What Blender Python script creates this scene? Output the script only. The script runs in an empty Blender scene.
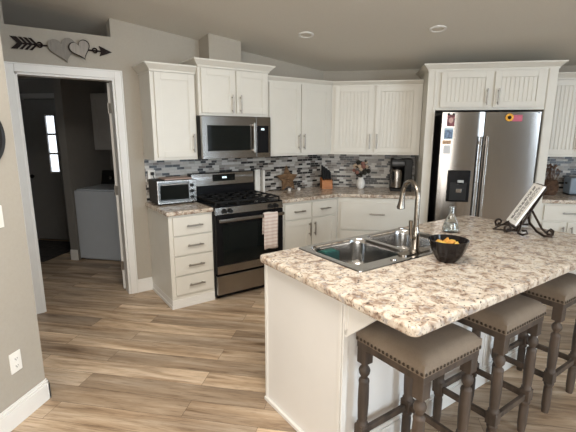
import bpy, bmesh, math, random
from mathutils import Vector, Matrix, Euler
random.seed(7)
SC = bpy.context.scene
COL = SC.collection
PI = math.pi
R2 = math.sqrt(.5)

# ------------------------------------------------------------------ camera
cd = bpy.data.cameras.new('camera'); cam = bpy.data.objects.new('camera', cd); COL.objects.link(cam)
cd.sensor_width = 36; cd.lens = 409.08 / 576 * 36; cd.clip_start = .05
yaw, pitch, roll = .1790, -.2025, .0021
fw = Vector((-math.sin(yaw)*math.cos(pitch), math.cos(yaw)*math.cos(pitch), math.sin(pitch)))
rt = Vector((math.cos(yaw), math.sin(yaw), 0)); up = rt.cross(fw)
rt2 = rt*math.cos(roll)+up*math.sin(roll); up2 = up*math.cos(roll)-rt*math.sin(roll)
m = Matrix((rt2, up2, -fw)).transposed().to_4x4(); m.translation = (.5148, -5.2595, 1.597)
cam.matrix_world = m
SC.camera = cam

# ------------------------------------------------------------------ world, lights, exposure
SC.view_settings.view_transform = 'Standard'; SC.view_settings.look = 'None'
SC.view_settings.gamma = 1; SC.view_settings.use_curve_mapping = False
SC.view_settings.exposure = 0.0
w = bpy.data.worlds.new('sky'); SC.world = w; w.use_nodes = True
w.node_tree.nodes['Background'].inputs[0].default_value = (.80, .90, 1, 1)
w.node_tree.nodes['Background'].inputs[1].default_value = 2.0

def area(name, loc, aim, sx, sy, power, color):
    l = bpy.data.lights.new(name, 'AREA'); l.shape = 'RECTANGLE'; l.size = sx; l.size_y = sy
    l.energy = power; l.color = color
    o = bpy.data.objects.new(name, l); COL.objects.link(o); o.location = loc
    o.rotation_euler = (Vector(aim)-Vector(loc)).to_track_quat('-Z', 'Z').to_euler()
    return o
area('window_daylight_right', (5.25, -5.6, 1.45), (1.2, -4.4, -.5), 3.0, 1.8, 210, (.72, .86, 1.0))
area('window_daylight_behind', (.85, -8.2, 1.50), (.3, -3.2, -.6), 2.9, 1.8, 125, (1.0, .94, .86))
area('added_overhead_fill', (.2, -4.1, 2.78), (.1, -3.9, 0), 1.3, .9, 66, (1.0, .95, .88))  # warm fill light added under the ceiling, has no lamp fitting

# ------------------------------------------------------------------ materials
def new_mat(name):
    mt = bpy.data.materials.new(name); mt.use_nodes = True
    nt = mt.node_tree; return mt, nt, nt.nodes['Principled BSDF']
def N(nt, t, **k):
    n = nt.nodes.new(t)
    for a, b in k.items(): setattr(n, a, b)
    return n
def L(nt, a, b): nt.links.new(a, b)
def ramp(nt, stops, interp='LINEAR'):
    r = N(nt, 'ShaderNodeValToRGB'); e = r.color_ramp; e.interpolation = interp
    while len(e.elements) < len(stops): e.elements.new(.5)
    for i, (p, c) in enumerate(stops):
        e.elements[i].position = p; e.elements[i].color = (*c, 1)
    return r
def mapped(nt, scale=(1, 1, 1), coord='Object', rot=(0, 0, 0), loc=(0, 0, 0)):
    tc = N(nt, 'ShaderNodeTexCoord'); mp = N(nt, 'ShaderNodeMapping')
    mp.inputs['Scale'].default_value = scale; mp.inputs['Rotation'].default_value = rot; mp.inputs['Location'].default_value = loc
    L(nt, tc.outputs[coord], mp.inputs[0]); return mp.outputs[0]
AROT = 0.25
def simple(name, col, rough=.5, metal=0, noise=.04, nscale=12, bump=0, spec=.5, stretch=(1, 1, 1), coat=0):
    mt, nt, p = new_mat(name)
    v = mapped(nt, stretch)
    n = N(nt, 'ShaderNodeTexNoise'); n.inputs['Scale'].default_value = nscale; n.inputs['Detail'].default_value = 4
    L(nt, v, n.inputs['Vector'])
    r = ramp(nt, [(.3, tuple(c*(1-noise) for c in col)), (.7, tuple(min(1, c*(1+noise)) for c in col))])
    L(nt, n.outputs[0], r.inputs[0]); L(nt, r.outputs[0], p.inputs['Base Color'])
    p.inputs['Roughness'].default_value = rough; p.inputs['Metallic'].default_value = metal
    p.inputs['Specular IOR Level'].default_value = spec; p.inputs['Coat Weight'].default_value = coat
    if bump:
        b = N(nt, 'ShaderNodeBump'); b.inputs['Strength'].default_value = bump; b.inputs['Distance'].default_value = .002
        L(nt, n.outputs[0], b.inputs['Height']); L(nt, b.outputs[0], p.inputs['Normal'])
    return mt

WALL = simple('greige wall paint', (.385, .350, .295), .9, noise=.02, nscale=60, bump=.15)
CEIL = simple('ceiling paint', (.66, .625, .55), .95, noise=.02, nscale=90, bump=.25)
TRIM = simple('white trim paint', (.75, .735, .70), .45, noise=.015)
CAB = simple('cream cabinet paint', (.68, .655, .59), .42, noise=.02, nscale=5)
ISL = simple('island white panel', (.74, .725, .70), .45, noise=.02, nscale=3)
TOE = simple('toe kick paint', (.72, .71, .68), .5)
NICKEL = simple('brushed nickel', (.40, .375, .34), .40, 1, noise=.08, nscale=30)
FAUC = simple('satin faucet metal', (.29, .26, .225), .26, 1, noise=.05, nscale=8)
STEEL = simple('brushed stainless', (.34, .32, .30), .26, 1, noise=.07, nscale=14, stretch=(1, 1, 14))
STEELF = simple('fridge stainless', (.37, .35, .33), .22, 1, noise=.05, nscale=9, stretch=(9, 9, .5))
def brushed(mt, an=.8, rot=0):
    nt = mt.node_tree; p = nt.nodes['Principled BSDF']; tn = N(nt, 'ShaderNodeTangent'); tn.direction_type = 'RADIAL'; tn.axis = 'Z'
    p.inputs['Anisotropic'].default_value = an; p.inputs['Anisotropic Rotation'].default_value = rot; L(nt, tn.outputs[0], p.inputs['Tangent'])
brushed(STEEL, .75, AROT); brushed(STEELF, .85, AROT)
SINK = simple('sink stainless', (.50, .49, .48), .20, 1, noise=.06, nscale=20)
BLACK = simple('black enamel', (.007, .007, .008), .25, noise=.1, spec=.22)
BLACKM = simple('matte black plastic', (.010, .010, .010), .5, noise=.1, spec=.3)
IRON = simple('cast iron', (.008, .008, .008), .6, noise=.2, nscale=50, bump=.3, spec=.25)
BGLASS = simple('black oven glass', (.006, .008, .008), .07, noise=.1, spec=.3)
DIMWHITE = simple('dimmed white enamel', (.52, .56, .61), .35, noise=.01)  # washer white greyed, the dim laundry light is put into the colour
WPLAS = simple('white plastic', (.80, .78, .73), .4, noise=.01)
CERAM = simple('white ceramic', (.78, .76, .72), .2, noise=.02, coat=.4)
BRONZE = simple('dark bronze iron', (.030, .020, .015), .35, .7, noise=.3, nscale=25)
BOWLM = simple('glossy black glaze', (.007, .005, .005), .12, noise=.3, nscale=20, spec=.35)
YEL = simple('yellow snack', (.68, .44, .08), .6, noise=.25, nscale=40)
ORANGEW = simple('orange wood block', (.42, .15, .035), .5, noise=.2, nscale=8, stretch=(1, 1, 8))
STARW = simple('rustic star wood', (.155, .088, .042), .8, noise=.35, nscale=10, stretch=(1, 1, 6), bump=.4)
GREYW = simple('grey washed wood', (.215, .195, .17), .85, noise=.14, nscale=12, stretch=(6, 1, 1), bump=.3)
GREYW2 = simple('pale grey washed wood', (.29, .265, .235), .85, noise=.12, nscale=12, stretch=(6, 1, 1), bump=.3)
DARKW = simple('black brown arrow wood', (.014, .008, .007), .7, noise=.25, nscale=25, spec=.2)
STOOLW = simple('weathered grey brown wood', (.060, .042, .030), .62, noise=.6, nscale=16, stretch=(1, 1, .18), bump=.35)
NAIL = simple('nailhead bronze', (.060, .045, .032), .35, .8)
TEAL = simple('teal sponge holder', (.008, .045, .04), .5, noise=.1)
BLUEG = simple('blue grey appliance', (.20, .25, .31), .4, noise=.05)
FLW = simple('cream petals', (.50, .38, .27), .8, noise=.15, nscale=30)
FLP = simple('dusty pink petals', (.26, .12, .09), .8, noise=.2, nscale=30)
LEAFM = simple('dark foliage', (.022, .020, .012), .8, noise=.3, nscale=30)
TWIG = simple('brown woven twigs', (.11, .06, .035), .8, noise=.4, nscale=30)
RUG = simple('dark mat', (.03, .025, .022), .95, noise=.6, nscale=14)
PINKP = simple('pink paper', (.55, .13, .20), .7, noise=.1, nscale=20)
SUNF = simple('sunflower yellow', (.85, .42, .05), .6, noise=.2, nscale=60)
CREAMP = simple('cream paper', (.70, .62, .52), .7, noise=.1, nscale=40)
PHOTOA = simple('photo print dark red', (.20, .05, .06), .4, noise=.8, nscale=60)
PHOTOB = simple('photo print blue', (.13, .20, .32), .4, noise=.9, nscale=60)
PHOTOC = simple('photo print tan', (.45, .28, .16), .4, noise=.6, nscale=70)
BOOKP = simple('white page', (.90, .89, .87), .6, noise=.02)
INK = simple('dark ink', (.05, .05, .055), .7)
DLAUN = simple('dimmed laundry wall', (.20, .19, .175), .9, noise=.02)  # wall colour darkened to stand for the unlit laundry
KBLADE = simple('knife handle black', (.008, .008, .008), .5, spec=.15)

def fabric():
    mt, nt, p = new_mat('taupe linen')
    v = mapped(nt)
    n = N(nt, 'ShaderNodeTexNoise'); n.inputs['Scale'].default_value = 6; n.inputs['Detail'].default_value = 6
    L(nt, v, n.inputs['Vector'])
    r = ramp(nt, [(.3, (.165, .126, .092)), (.7, (.22, .172, .128))]); L(nt, n.outputs[0], r.inputs[0])
    w1 = N(nt, 'ShaderNodeTexNoise'); w1.inputs['Scale'].default_value = 380; L(nt, v, w1.inputs['Vector'])
    mx = N(nt, 'ShaderNodeMix', data_type='RGBA', blend_type='OVERLAY'); mx.inputs[0].default_value = .35
    L(nt, r.outputs[0], mx.inputs[6]); L(nt, w1.outputs[0], mx.inputs[7]); L(nt, mx.outputs[2], p.inputs['Base Color'])
    p.inputs['Roughness'].default_value = .95
    b = N(nt, 'ShaderNodeBump'); b.inputs['Strength'].default_value = .4; b.inputs['Distance'].default_value = .001
    L(nt, w1.outputs[0], b.inputs['Height']); L(nt, b.outputs[0], p.inputs['Normal'])
    return mt
FABRIC = fabric()

def floor_mat():
    mt, nt, p = new_mat('oak look plank floor')
    v = mapped(nt, (1, 1, 1))
    br = N(nt, 'ShaderNodeTexBrick'); br.offset = .37; br.offset_frequency = 2
    br.inputs['Color1'].default_value = (0, 0, 0, 1); br.inputs['Color2'].default_value = (1, 1, 1, 1)
    br.inputs['Mortar'].default_value = (.4, .4, .4, 1)
    br.inputs['Scale'].default_value = 1; br.inputs['Mortar Size'].default_value = .0012
    br.inputs['Brick Width'].default_value = 1.22; br.inputs['Row Height'].default_value = .152
    L(nt, v, br.inputs['Vector'])
    # grain stretched along the plank, shifted per plank
    sp = N(nt, 'ShaderNodeSeparateXYZ'); L(nt, v, sp.inputs[0])
    mul = N(nt, 'ShaderNodeMath', operation='MULTIPLY'); mul.inputs[1].default_value = 37; L(nt, br.outputs['Color'], mul.inputs[0])
    ad = N(nt, 'ShaderNodeMath', operation='ADD'); L(nt, sp.outputs[0], ad.inputs[0]); L(nt, mul.outputs[0], ad.inputs[1])
    cb = N(nt, 'ShaderNodeCombineXYZ'); L(nt, ad.outputs[0], cb.inputs[0]); L(nt, sp.outputs[1], cb.inputs[1]); L(nt, mul.outputs[0], cb.inputs[2])
    mp = N(nt, 'ShaderNodeMapping'); mp.inputs['Scale'].default_value = (.9, 9, 1); L(nt, cb.outputs[0], mp.inputs[0])
    n1 = N(nt, 'ShaderNodeTexNoise'); n1.inputs['Scale'].default_value = 1.6; n1.inputs['Detail'].default_value = 8; n1.inputs['Roughness'].default_value = .62; n1.inputs['Distortion'].default_value = .6
    L(nt, mp.outputs[0], n1.inputs['Vector'])
    mp2 = N(nt, 'ShaderNodeMapping'); mp2.inputs['Scale'].default_value = (.9, 5, 1); L(nt, cb.outputs[0], mp2.inputs[0])
    n2 = N(nt, 'ShaderNodeTexNoise'); n2.inputs['Scale'].default_value = 1.1; n2.inputs['Detail'].default_value = 3
    L(nt, mp2.outputs[0], n2.inputs['Vector'])
    mp4 = N(nt, 'ShaderNodeMapping'); mp4.inputs['Scale'].default_value = (3.0, 42, 1); L(nt, cb.outputs[0], mp4.inputs[0])
    n4 = N(nt, 'ShaderNodeTexNoise'); n4.inputs['Scale'].default_value = 2.2; n4.inputs['Detail'].default_value = 5; n4.inputs['Roughness'].default_value = .7
    L(nt, mp4.outputs[0], n4.inputs['Vector']); r4 = ramp(nt, [(.33, (.52, .47, .43)), (.47, (.95, .94, .93)), (.7, (1.1, 1.1, 1.1))]); L(nt, n4.outputs[0], r4.inputs[0])
    r1 = ramp(nt, [(.30, (.21, .135, .08)), (.44, (.44, .325, .22)), (.58, (.59, .47, .345)), (.76, (.73, .62, .50))])
    L(nt, n1.outputs[0], r1.inputs[0])
    r2 = ramp(nt, [(0, (.55, .53, .52)), (.5, (.92, .90, .88)), (1, (1.3, 1.28, 1.25))]); L(nt, br.outputs['Color'], r2.inputs[0])
    mx = N(nt, 'ShaderNodeMix', data_type='RGBA', blend_type='MULTIPLY'); mx.inputs[0].default_value = .8
    L(nt, r1.outputs[0], mx.inputs[6]); L(nt, r2.outputs[0], mx.inputs[7])
    r3 = ramp(nt, [(.35, (.70, .70, .72)), (.65, (1.1, 1.07, 1.03))]); L(nt, n2.outputs[0], r3.inputs[0])
    mx2 = N(nt, 'ShaderNodeMix', data_type='RGBA', blend_type='MULTIPLY'); mx2.inputs[0].default_value = .8
    L(nt, mx.outputs[2], mx2.inputs[6]); L(nt, r3.outputs[0], mx2.inputs[7])
    mx3 = N(nt, 'ShaderNodeMix', data_type='RGBA'); L(nt, br.outputs['Fac'], mx3.inputs[0])
    mx5 = N(nt, 'ShaderNodeMix', data_type='RGBA', blend_type='MULTIPLY'); mx5.inputs[0].default_value = .75
    L(nt, mx2.outputs[2], mx5.inputs[6]); L(nt, r4.outputs[0], mx5.inputs[7]); L(nt, mx5.outputs[2], mx3.inputs[6]); mx3.inputs[7].default_value = (.10, .065, .04, 1)
    L(nt, mx3.outputs[2], p.inputs['Base Color'])
    p.inputs['Roughness'].default_value = .42; p.inputs['Specular IOR Level'].default_value = .4
    b = N(nt, 'ShaderNodeBump'); b.inputs['Strength'].default_value = .12; b.inputs['Distance'].default_value = .002
    L(nt, n1.outputs[0], b.inputs['Height']); L(nt, b.outputs[0], p.inputs['Normal'])
    return mt
FLOOR = floor_mat()

def granite():
    mt, nt, p = new_mat('speckled granite laminate')
    v = mapped(nt)
    big = N(nt, 'ShaderNodeTexNoise'); big.inputs['Scale'].default_value = 19; big.inputs['Detail'].default_value = 5; big.inputs['Roughness'].default_value = .65; big.inputs['Distortion'].default_value = .8
    L(nt, v, big.inputs['Vector'])
    r1 = ramp(nt, [(.30, (.17, .105, .075)), (.40, (.30, .215, .16)), (.47, (.50, .41, .325)), (.56, (.63, .55, .455)), (.72, (.72, .66, .575))])
    L(nt, big.outputs[0], r1.inputs[0])
    gry = N(nt, 'ShaderNodeTexNoise'); gry.inputs['Scale'].default_value = 34; gry.inputs['Detail'].default_value = 4; L(nt, mapped(nt, loc=(3, 5, 1)), gry.inputs['Vector'])
    rg = ramp(nt, [(.55, (0, 0, 0)), (.66, (1, 1, 1))]); L(nt, gry.outputs[0], rg.inputs[0])
    mx = N(nt, 'ShaderNodeMix', data_type='RGBA'); L(nt, rg.outputs[0], mx.inputs[0]); L(nt, r1.outputs[0], mx.inputs[6]); mx.inputs[7].default_value = (.36, .325, .305, 1)
    sp = N(nt, 'ShaderNodeTexNoise'); sp.inputs['Scale'].default_value = 85; sp.inputs['Detail'].default_value = 3; L(nt, mapped(nt, loc=(9, 2, 4)), sp.inputs['Vector'])
    rs = ramp(nt, [(.61, (0, 0, 0)), (.67, (1, 1, 1))]); L(nt, sp.outputs[0], rs.inputs[0])
    mx2 = N(nt, 'ShaderNodeMix', data_type='RGBA'); L(nt, rs.outputs[0], mx2.inputs[0]); L(nt, mx.outputs[2], mx2.inputs[6]); mx2.inputs[7].default_value = (.055, .04, .035, 1)
    L(nt, mx2.outputs[2], p.inputs['Base Color'])
    p.inputs['Roughness'].default_value = .22; p.inputs['Specular IOR Level'].default_value = .5
    return mt
GRAN = granite()

def mosaic():
    mt, nt, p = new_mat('linear glass mosaic tile')
    tc = N(nt, 'ShaderNodeTexCoord'); s = N(nt, 'ShaderNodeSeparateXYZ'); L(nt, tc.outputs['Object'], s.inputs[0])
    c = N(nt, 'ShaderNodeCombineXYZ'); L(nt, s.outputs[0], c.inputs[0]); L(nt, s.outputs[2], c.inputs[1])
    br = N(nt, 'ShaderNodeTexBrick'); br.offset = .43; br.offset_frequency = 2; br.squash = .8; br.squash_frequency = 3
    br.inputs['Color1'].default_value = (0, 0, 0, 1); br.inputs['Color2'].default_value = (1, 1, 1, 1); br.inputs['Mortar'].default_value = (.5, .5, .5, 1)
    br.inputs['Scale'].default_value = 1; br.inputs['Mortar Size'].default_value = .0016
    br.inputs['Brick Width'].default_value = .078; br.inputs['Row Height'].default_value = .0265
    L(nt, c.outputs[0], br.inputs['Vector'])
    r = ramp(nt, [(0, (.006, .005, .006)), (.34, (.24, .22, .20)), (.44, (.44, .42, .385)), (.56, (.30, .275, .245)), (.72, (.50, .48, .45)), (.88, (.15, .125, .11))], 'CONSTANT')
    L(nt, br.outputs['Color'], r.inputs[0])
    mx = N(nt, 'ShaderNodeMix', data_type='RGBA'); L(nt, br.outputs['Fac'], mx.inputs[0]); L(nt, r.outputs[0], mx.inputs[6]); mx.inputs[7].default_value = (.36, .35, .32, 1)
    L(nt, mx.outputs[2], p.inputs['Base Color'])
    rr = ramp(nt, [(0, (.30,)*3), (1, (.42,)*3)]); L(nt, br.outputs['Color'], rr.inputs[0]); L(nt, rr.outputs[0], p.inputs['Roughness'])
    b = N(nt, 'ShaderNodeBump'); b.invert = True; b.inputs['Strength'].default_value = .5; b.inputs['Distance'].default_value = .002
    L(nt, br.outputs['Fac'], b.inputs['Height']); L(nt, b.outputs[0], p.inputs['Normal'])
    return mt
TILE = mosaic()

def towel_mat():
    mt, nt, p = new_mat('striped dish towel')
    v = mapped(nt)
    wv = N(nt, 'ShaderNodeTexWave'); wv.bands_direction = 'Z'; wv.inputs['Scale'].default_value = 9; wv.inputs['Distortion'].default_value = .3
    L(nt, v, wv.inputs['Vector'])
    r = ramp(nt, [(.1, (.60, .47, .42)), (.35, (.68, .58, .53)), (.8, (.72, .64, .59))]); L(nt, wv.outputs[0], r.inputs[0]); L(nt, r.outputs[0], p.inputs['Base Color'])
    p.inputs['Roughness'].default_value = .95; return mt
TOWEL = towel_mat()

def glass(name, col=(1, 1, 1), rough=.02):
    mt, nt, p = new_mat(name)
    p.inputs['Base Color'].default_value = (*col, 1); p.inputs['Roughness'].default_value = rough
    p.inputs['Transmission Weight'].default_value = 1; p.inputs['IOR'].default_value = 1.45
    return mt
GLASS = glass('clear bottle glass', (.9, .93, .93)); LIQ = glass('clear soap', (.80, .83, .82))
def emis(name, col, s):
    mt, nt, p = new_mat(name); p.inputs['Base Color'].default_value = (0, 0, 0, 1)
    p.inputs['Emission Color'].default_value = (*col, 1); p.inputs['Emission Strength'].default_value = s; return mt
LED = emis('lit clock digits', (.8, .95, 1), 2.0)
DAYPANE = emis('daylit frosted pane', (.85, .92, 1), 2.0)
LENS = simple('frosted lamp lens', (.62, .58, .50), .5)

# ------------------------------------------------------------------ mesh helpers
class MB:
    def __init__(s): s.b = bmesh.new()
    def box(s, x0, x1, y0, y1, z0, z1, bev=0):
        if x0 > x1: x0, x1 = x1, x0
        if y0 > y1: y0, y1 = y1, y0
        if z0 > z1: z0, z1 = z1, z0
        r = bmesh.ops.create_cube(s.b, size=1)
        for v in r['verts']: v.co = Vector(((x0+x1)/2+v.co.x*(x1-x0), (y0+y1)/2+v.co.y*(y1-y0), (z0+z1)/2+v.co.z*(z1-z0)))
        if bev:
            bev = min(bev, .45*min(x1-x0, y1-y0, z1-z0))
            es = list({e for v in r['verts'] for e in v.link_edges})
            bmesh.ops.bevel(s.b, geom=es, offset=bev, segments=2, affect='EDGES', profile=.6)
        return s
    def hexa(s, p):  # 8 points: bottom 4 then top 4 (ccw)
        v = [s.b.verts.new(q) for q in p]
        for f in ((3, 2, 1, 0), (4, 5, 6, 7), (0, 1, 5, 4), (1, 2, 6, 5), (2, 3, 7, 6), (3, 0, 4, 7)): s.b.faces.new([v[i] for i in f])
        return s
    def prism(s, pts, d):  # closed planar polygon extruded by vector d
        d = Vector(d); a = [s.b.verts.new(Vector(q)) for q in pts]; c = [s.b.verts.new(Vector(q)+d) for q in pts]
        fs = [s.b.faces.new(a), s.b.faces.new(c[::-1])]; n = len(pts)
        for i in range(n): fs.append(s.b.faces.new((a[i], c[i], c[(i+1) % n], a[(i+1) % n])))
        bmesh.ops.recalc_face_normals(s.b, faces=fs); return s
    def lathe(s, prof, c=(0, 0, 0), seg=24, axis='Z', smooth=True):
        rings = []; c = Vector(c)
        for r, h in prof:
            ring = []
            for k in range(seg):
                a = 2*PI*k/seg; x, y = r*math.cos(a), r*math.sin(a)
                q = (x, y, h) if axis == 'Z' else ((x, h, y) if axis == 'Y' else (h, x, y))
                ring.append(s.b.verts.new(c+Vector(q)))
            rings.append(ring)
        fs = []
        for A_, B_ in zip(rings, rings[1:]):
            for k in range(seg): fs.append(s.b.faces.new((A_[k], A_[(k+1) % seg], B_[(k+1) % seg], B_[k])))
        if prof[0][0] > 1e-5: fs.append(s.b.faces.new(rings[0][::-1]))
        if prof[-1][0] > 1e-5: fs.append(s.b.faces.new(rings[-1]))
        bmesh.ops.recalc_face_normals(s.b, faces=fs)
        if smooth:
            for f in fs:
                if len(f.verts) == 4: f.smooth = True
        return s
    def tube(s, pts, r, seg=10, closed=False):
        pts = [Vector(q) for q in pts]; n = len(pts); rings = []; fs = []
        rr = r if isinstance(r, (list, tuple)) else [r]*n
        prev = None
        for i, q in enumerate(pts):
            t = (pts[(i+1) % n]-pts[i-1]) if closed else (pts[min(i+1, n-1)]-pts[max(i-1, 0)])
            t.normalize()
            if prev is None:
                a = Vector((0, 0, 1)) if abs(t.z) < .9 else Vector((1, 0, 0)); u = t.cross(a).normalized()
            else: u = (prev-t*prev.dot(t)).normalized()
            prev = u; v = t.cross(u)
            rings.append([s.b.verts.new(q+(u*math.cos(2*PI*k/seg)+v*math.sin(2*PI*k/seg))*rr[i]) for k in range(seg)])
        for i in range(n if closed else n-1):
            A_, B_ = rings[i], rings[(i+1) % n]
            for k in range(seg): f = s.b.faces.new((A_[k], A_[(k+1) % seg], B_[(k+1) % seg], B_[k])); f.smooth = True; fs.append(f)
        if not closed: fs.append(s.b.faces.new(rings[0][::-1])); fs.append(s.b.faces.new(rings[-1]))
        bmesh.ops.recalc_face_normals(s.b, faces=fs); return s
    def ball(s, c, r, sc=(1, 1, 1), seg=12):
        q = bmesh.ops.create_uvsphere(s.b, u_segments=seg, v_segments=max(6, seg//2), radius=r)
        for v in q['verts']: v.co = Vector(c)+Vector((v.co.x*sc[0], v.co.y*sc[1], v.co.z*sc[2]))
        for f in {f for v in q['verts'] for f in v.link_faces}: f.smooth = True
        return s

def obj(name, mb, mat, parent=None, loc=None, rz=0):
    mb.b.normal_update()
    for e in mb.b.edges:
        if len(e.link_faces) == 2 and e.calc_face_angle(0) > math.radians(50): e.smooth = False
    me = bpy.data.meshes.new(name); mb.b.to_mesh(me); mb.b.free(); me.materials.append(mat)
    o = bpy.data.objects.new(name, me); COL.objects.link(o)
    if parent: o.parent = parent
    if loc is not None: o.location = loc; o.rotation_euler = (0, 0, rz)
    return o
def tag(o, label=None, cat=None, group=None, kind=None):
    for k, v in (('label', label), ('category', cat), ('group', group), ('kind', kind)):
        if v: o[k] = v
    return o
def thing(name, label, cat, loc=(0, 0, 0), rz=0, group=None):
    o = bpy.data.objects.new(name, None); COL.objects.link(o); o.empty_display_size = .1
    o.location = loc; o.rotation_euler = (0, 0, rz); return tag(o, label, cat, group)
def struct(name, mb, mat, loc=None, rz=0): return tag(obj(name, mb, mat, None, loc, rz), kind='structure')
def AA(t, n, z=0): return (R2*(n-t), -R2*(n+t), z)     # t along the diagonal wall from the corner, n out into the room
RA = PI/4
T0 = 1.045; T1 = T0+.762; T2 = 2.225                   # range right side, range left side, end of the left cabinet
HC = .914; HB = 1.34
def ceil_z(y): return 2.325-.146*y if y > -5 else 3.055+.146*(y+5)

# ------------------------------------------------------------------ structure
struct('floor', MB().box(-5.2, 5.6, -8.7, .2, -.1, 0), FLOOR)
m_ = MB()
for y0, y1 in ((.2, -5), (-5, -8.7)):
    z0, z1 = ceil_z(y0), ceil_z(y1)
    m_.hexa([(-5.2, y1, z1), (5.6, y1, z1), (5.6, y0, z0), (-5.2, y0, z0), (-5.2, y1, z1+.12), (5.6, y1, z1+.12), (5.6, y0, z0+.12), (-5.2, y0, z0+.12)])
struct('ceiling', m_, CEIL)
def wall(mb, foot, z0=0, z1=None):
    b = [(x, y, z0) for x, y in foot]; t = [(x, y, (ceil_z(y)+.02) if z1 is None else z1) for x, y in foot]
    return mb.hexa(b+t)
def Af(t0, t1, n0=-.12, n1=0): # footprint ccw
    P = [AA(t1, n1)[:2], AA(t0, n1)[:2], AA(t0, n0)[:2], AA(t1, n0)[:2]]; return P
TD1, TD0, HD = 2.443, 3.199, 2.067
m_ = MB(); wall(m_, Af(-.05, TD1)); wall(m_, Af(TD1, TD0), HD, 2.42); wall(m_, Af(TD0, 3.225), HD, 2.42); wall(m_, Af(3.225, 6.05)); wall(m_, Af(TD0, 3.225), 0, HD)
struct('wall_left', m_, WALL)
struct('wall_back', wall(MB(), [(0, 0), (5.5, 0), (5.5, .12), (0, .12)]), WALL)
LX, LY = -1.3233, -3.3327
struct('wall_front', wall(MB(), [(LX-.12, -8.5), (LX, -8.5), (LX, LY), (LX-.12, LY)]), WALL)
m_ = MB(); wall(m_, [(5.4, -8.5), (5.5, -8.5), (5.5, 0), (5.4, 0)], 0, .35)
for a_, b_ in ((-8.5, -7.3), (-3.9, 0)): wall(m_, [(5.4, a_), (5.5, a_), (5.5, b_), (5.4, b_)], .35, 2.35)
m_.hexa([(5.4, -8.5, 2.35), (5.5, -8.5, 2.35), (5.5, 0, 2.35), (5.4, 0, 2.35), (5.4, -8.5, 2.56), (5.5, -8.5, 2.56), (5.5, 0, 2.33+.05), (5.4, 0, 2.33+.05)])
m_.hexa([(5.4, -8.5, 2.5), (5.5, -8.5, 2.5), (5.5, -5, 2.5), (5.4, -5, 2.5), (5.4, -8.5, 2.56), (5.5, -8.5, 2.56), (5.5, -5, 3.07), (5.4, -5, 3.07)])
m_.hexa([(5.4, -5, 2.37), (5.5, -5, 2.37), (5.5, 0, 2.33), (5.4, 0, 2.33), (5.4, -5, 3.07), (5.5, -5, 3.07), (5.5, 0, 2.34), (5.4, 0, 2.34)])
struct('wall_right', m_, WALL)
m_ = MB(); wall(m_, [(-5.2, -8.6), (5.5, -8.6), (5.5, -8.5), (-5.2, -8.5)], 0, .45); wall(m_, [(-5.2, -8.6), (-.7, -8.6), (-.7, -8.5), (-5.2, -8.5)], .45, 2.45)
wall(m_, [(2.4, -8.6), (5.5, -8.6), (5.5, -8.5), (2.4, -8.5)], .45, 2.45); wall(m_, [(-5.2, -8.6), (5.5, -8.6), (5.5, -8.5), (-5.2, -8.5)], 2.45, None)
struct('wall_behind_camera', m_, WALL)
# windows behind the camera and on the right, the openings the daylight comes through
def window(name, x0, x1, y0, y1, z0, z1, alongx):
    r = tag(bpy.data.objects.new(name, None), kind='structure'); COL.objects.link(r)
    mb = MB(); f = .05
    if alongx:
        for a_, b_ in ((x0, x0+f), (x1-f, x1), ((x0+x1)/2-f/2, (x0+x1)/2+f/2)): mb.box(a_, b_, y0, y1, z0, z1)
        mb.box(x0, x1, y0, y1, z0, z0+f); mb.box(x0, x1, y0, y1, z1-f, z1)
        obj('window_glass', MB().box(x0+f, x1-f, (y0+y1)/2-.003, (y0+y1)/2+.003, z0+f, z1-f), GLASS, r)
    else:
        for a_, b_ in ((y0, y0+f), (y1-f, y1), ((y0+y1)/2-f/2, (y0+y1)/2+f/2)): mb.box(x0, x1, a_, b_, z0, z1)
        mb.box(x0, x1, y0, y1, z0, z0+f); mb.box(x0, x1, y0, y1, z1-f, z1)
        obj('window_glass', MB().box((x0+x1)/2-.003, (x0+x1)/2+.003, y0+f, y1-f, z0+f, z1-f), GLASS, r)
    obj('window_frame', mb, TRIM, r)
window('window_1', 5.42, 5.48, -7.3, -3.9, .35, 2.35, False)
window('window_2', -.7, 2.4, -8.58, -8.52, .45, 2.45, True)
# laundry room and hall beyond the door
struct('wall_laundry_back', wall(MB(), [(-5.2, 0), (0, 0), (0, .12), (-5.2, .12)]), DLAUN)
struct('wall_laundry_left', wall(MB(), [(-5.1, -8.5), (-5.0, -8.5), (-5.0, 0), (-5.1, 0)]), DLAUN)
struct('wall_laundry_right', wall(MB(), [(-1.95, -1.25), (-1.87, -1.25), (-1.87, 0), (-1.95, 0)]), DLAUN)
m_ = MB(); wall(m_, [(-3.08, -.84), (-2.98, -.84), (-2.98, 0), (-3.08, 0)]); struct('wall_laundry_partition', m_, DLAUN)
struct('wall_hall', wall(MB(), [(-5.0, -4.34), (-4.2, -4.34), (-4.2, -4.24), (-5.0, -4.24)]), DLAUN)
# boxed vent chase over the microwave cabinet
struct('trim_1', wall(MB(), [AA(1.612, .235)[:2], AA(1.262, .235)[:2], AA(1.262, 0.001)[:2], AA(1.612, .001)[:2]], 2.14), WALL)
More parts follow.
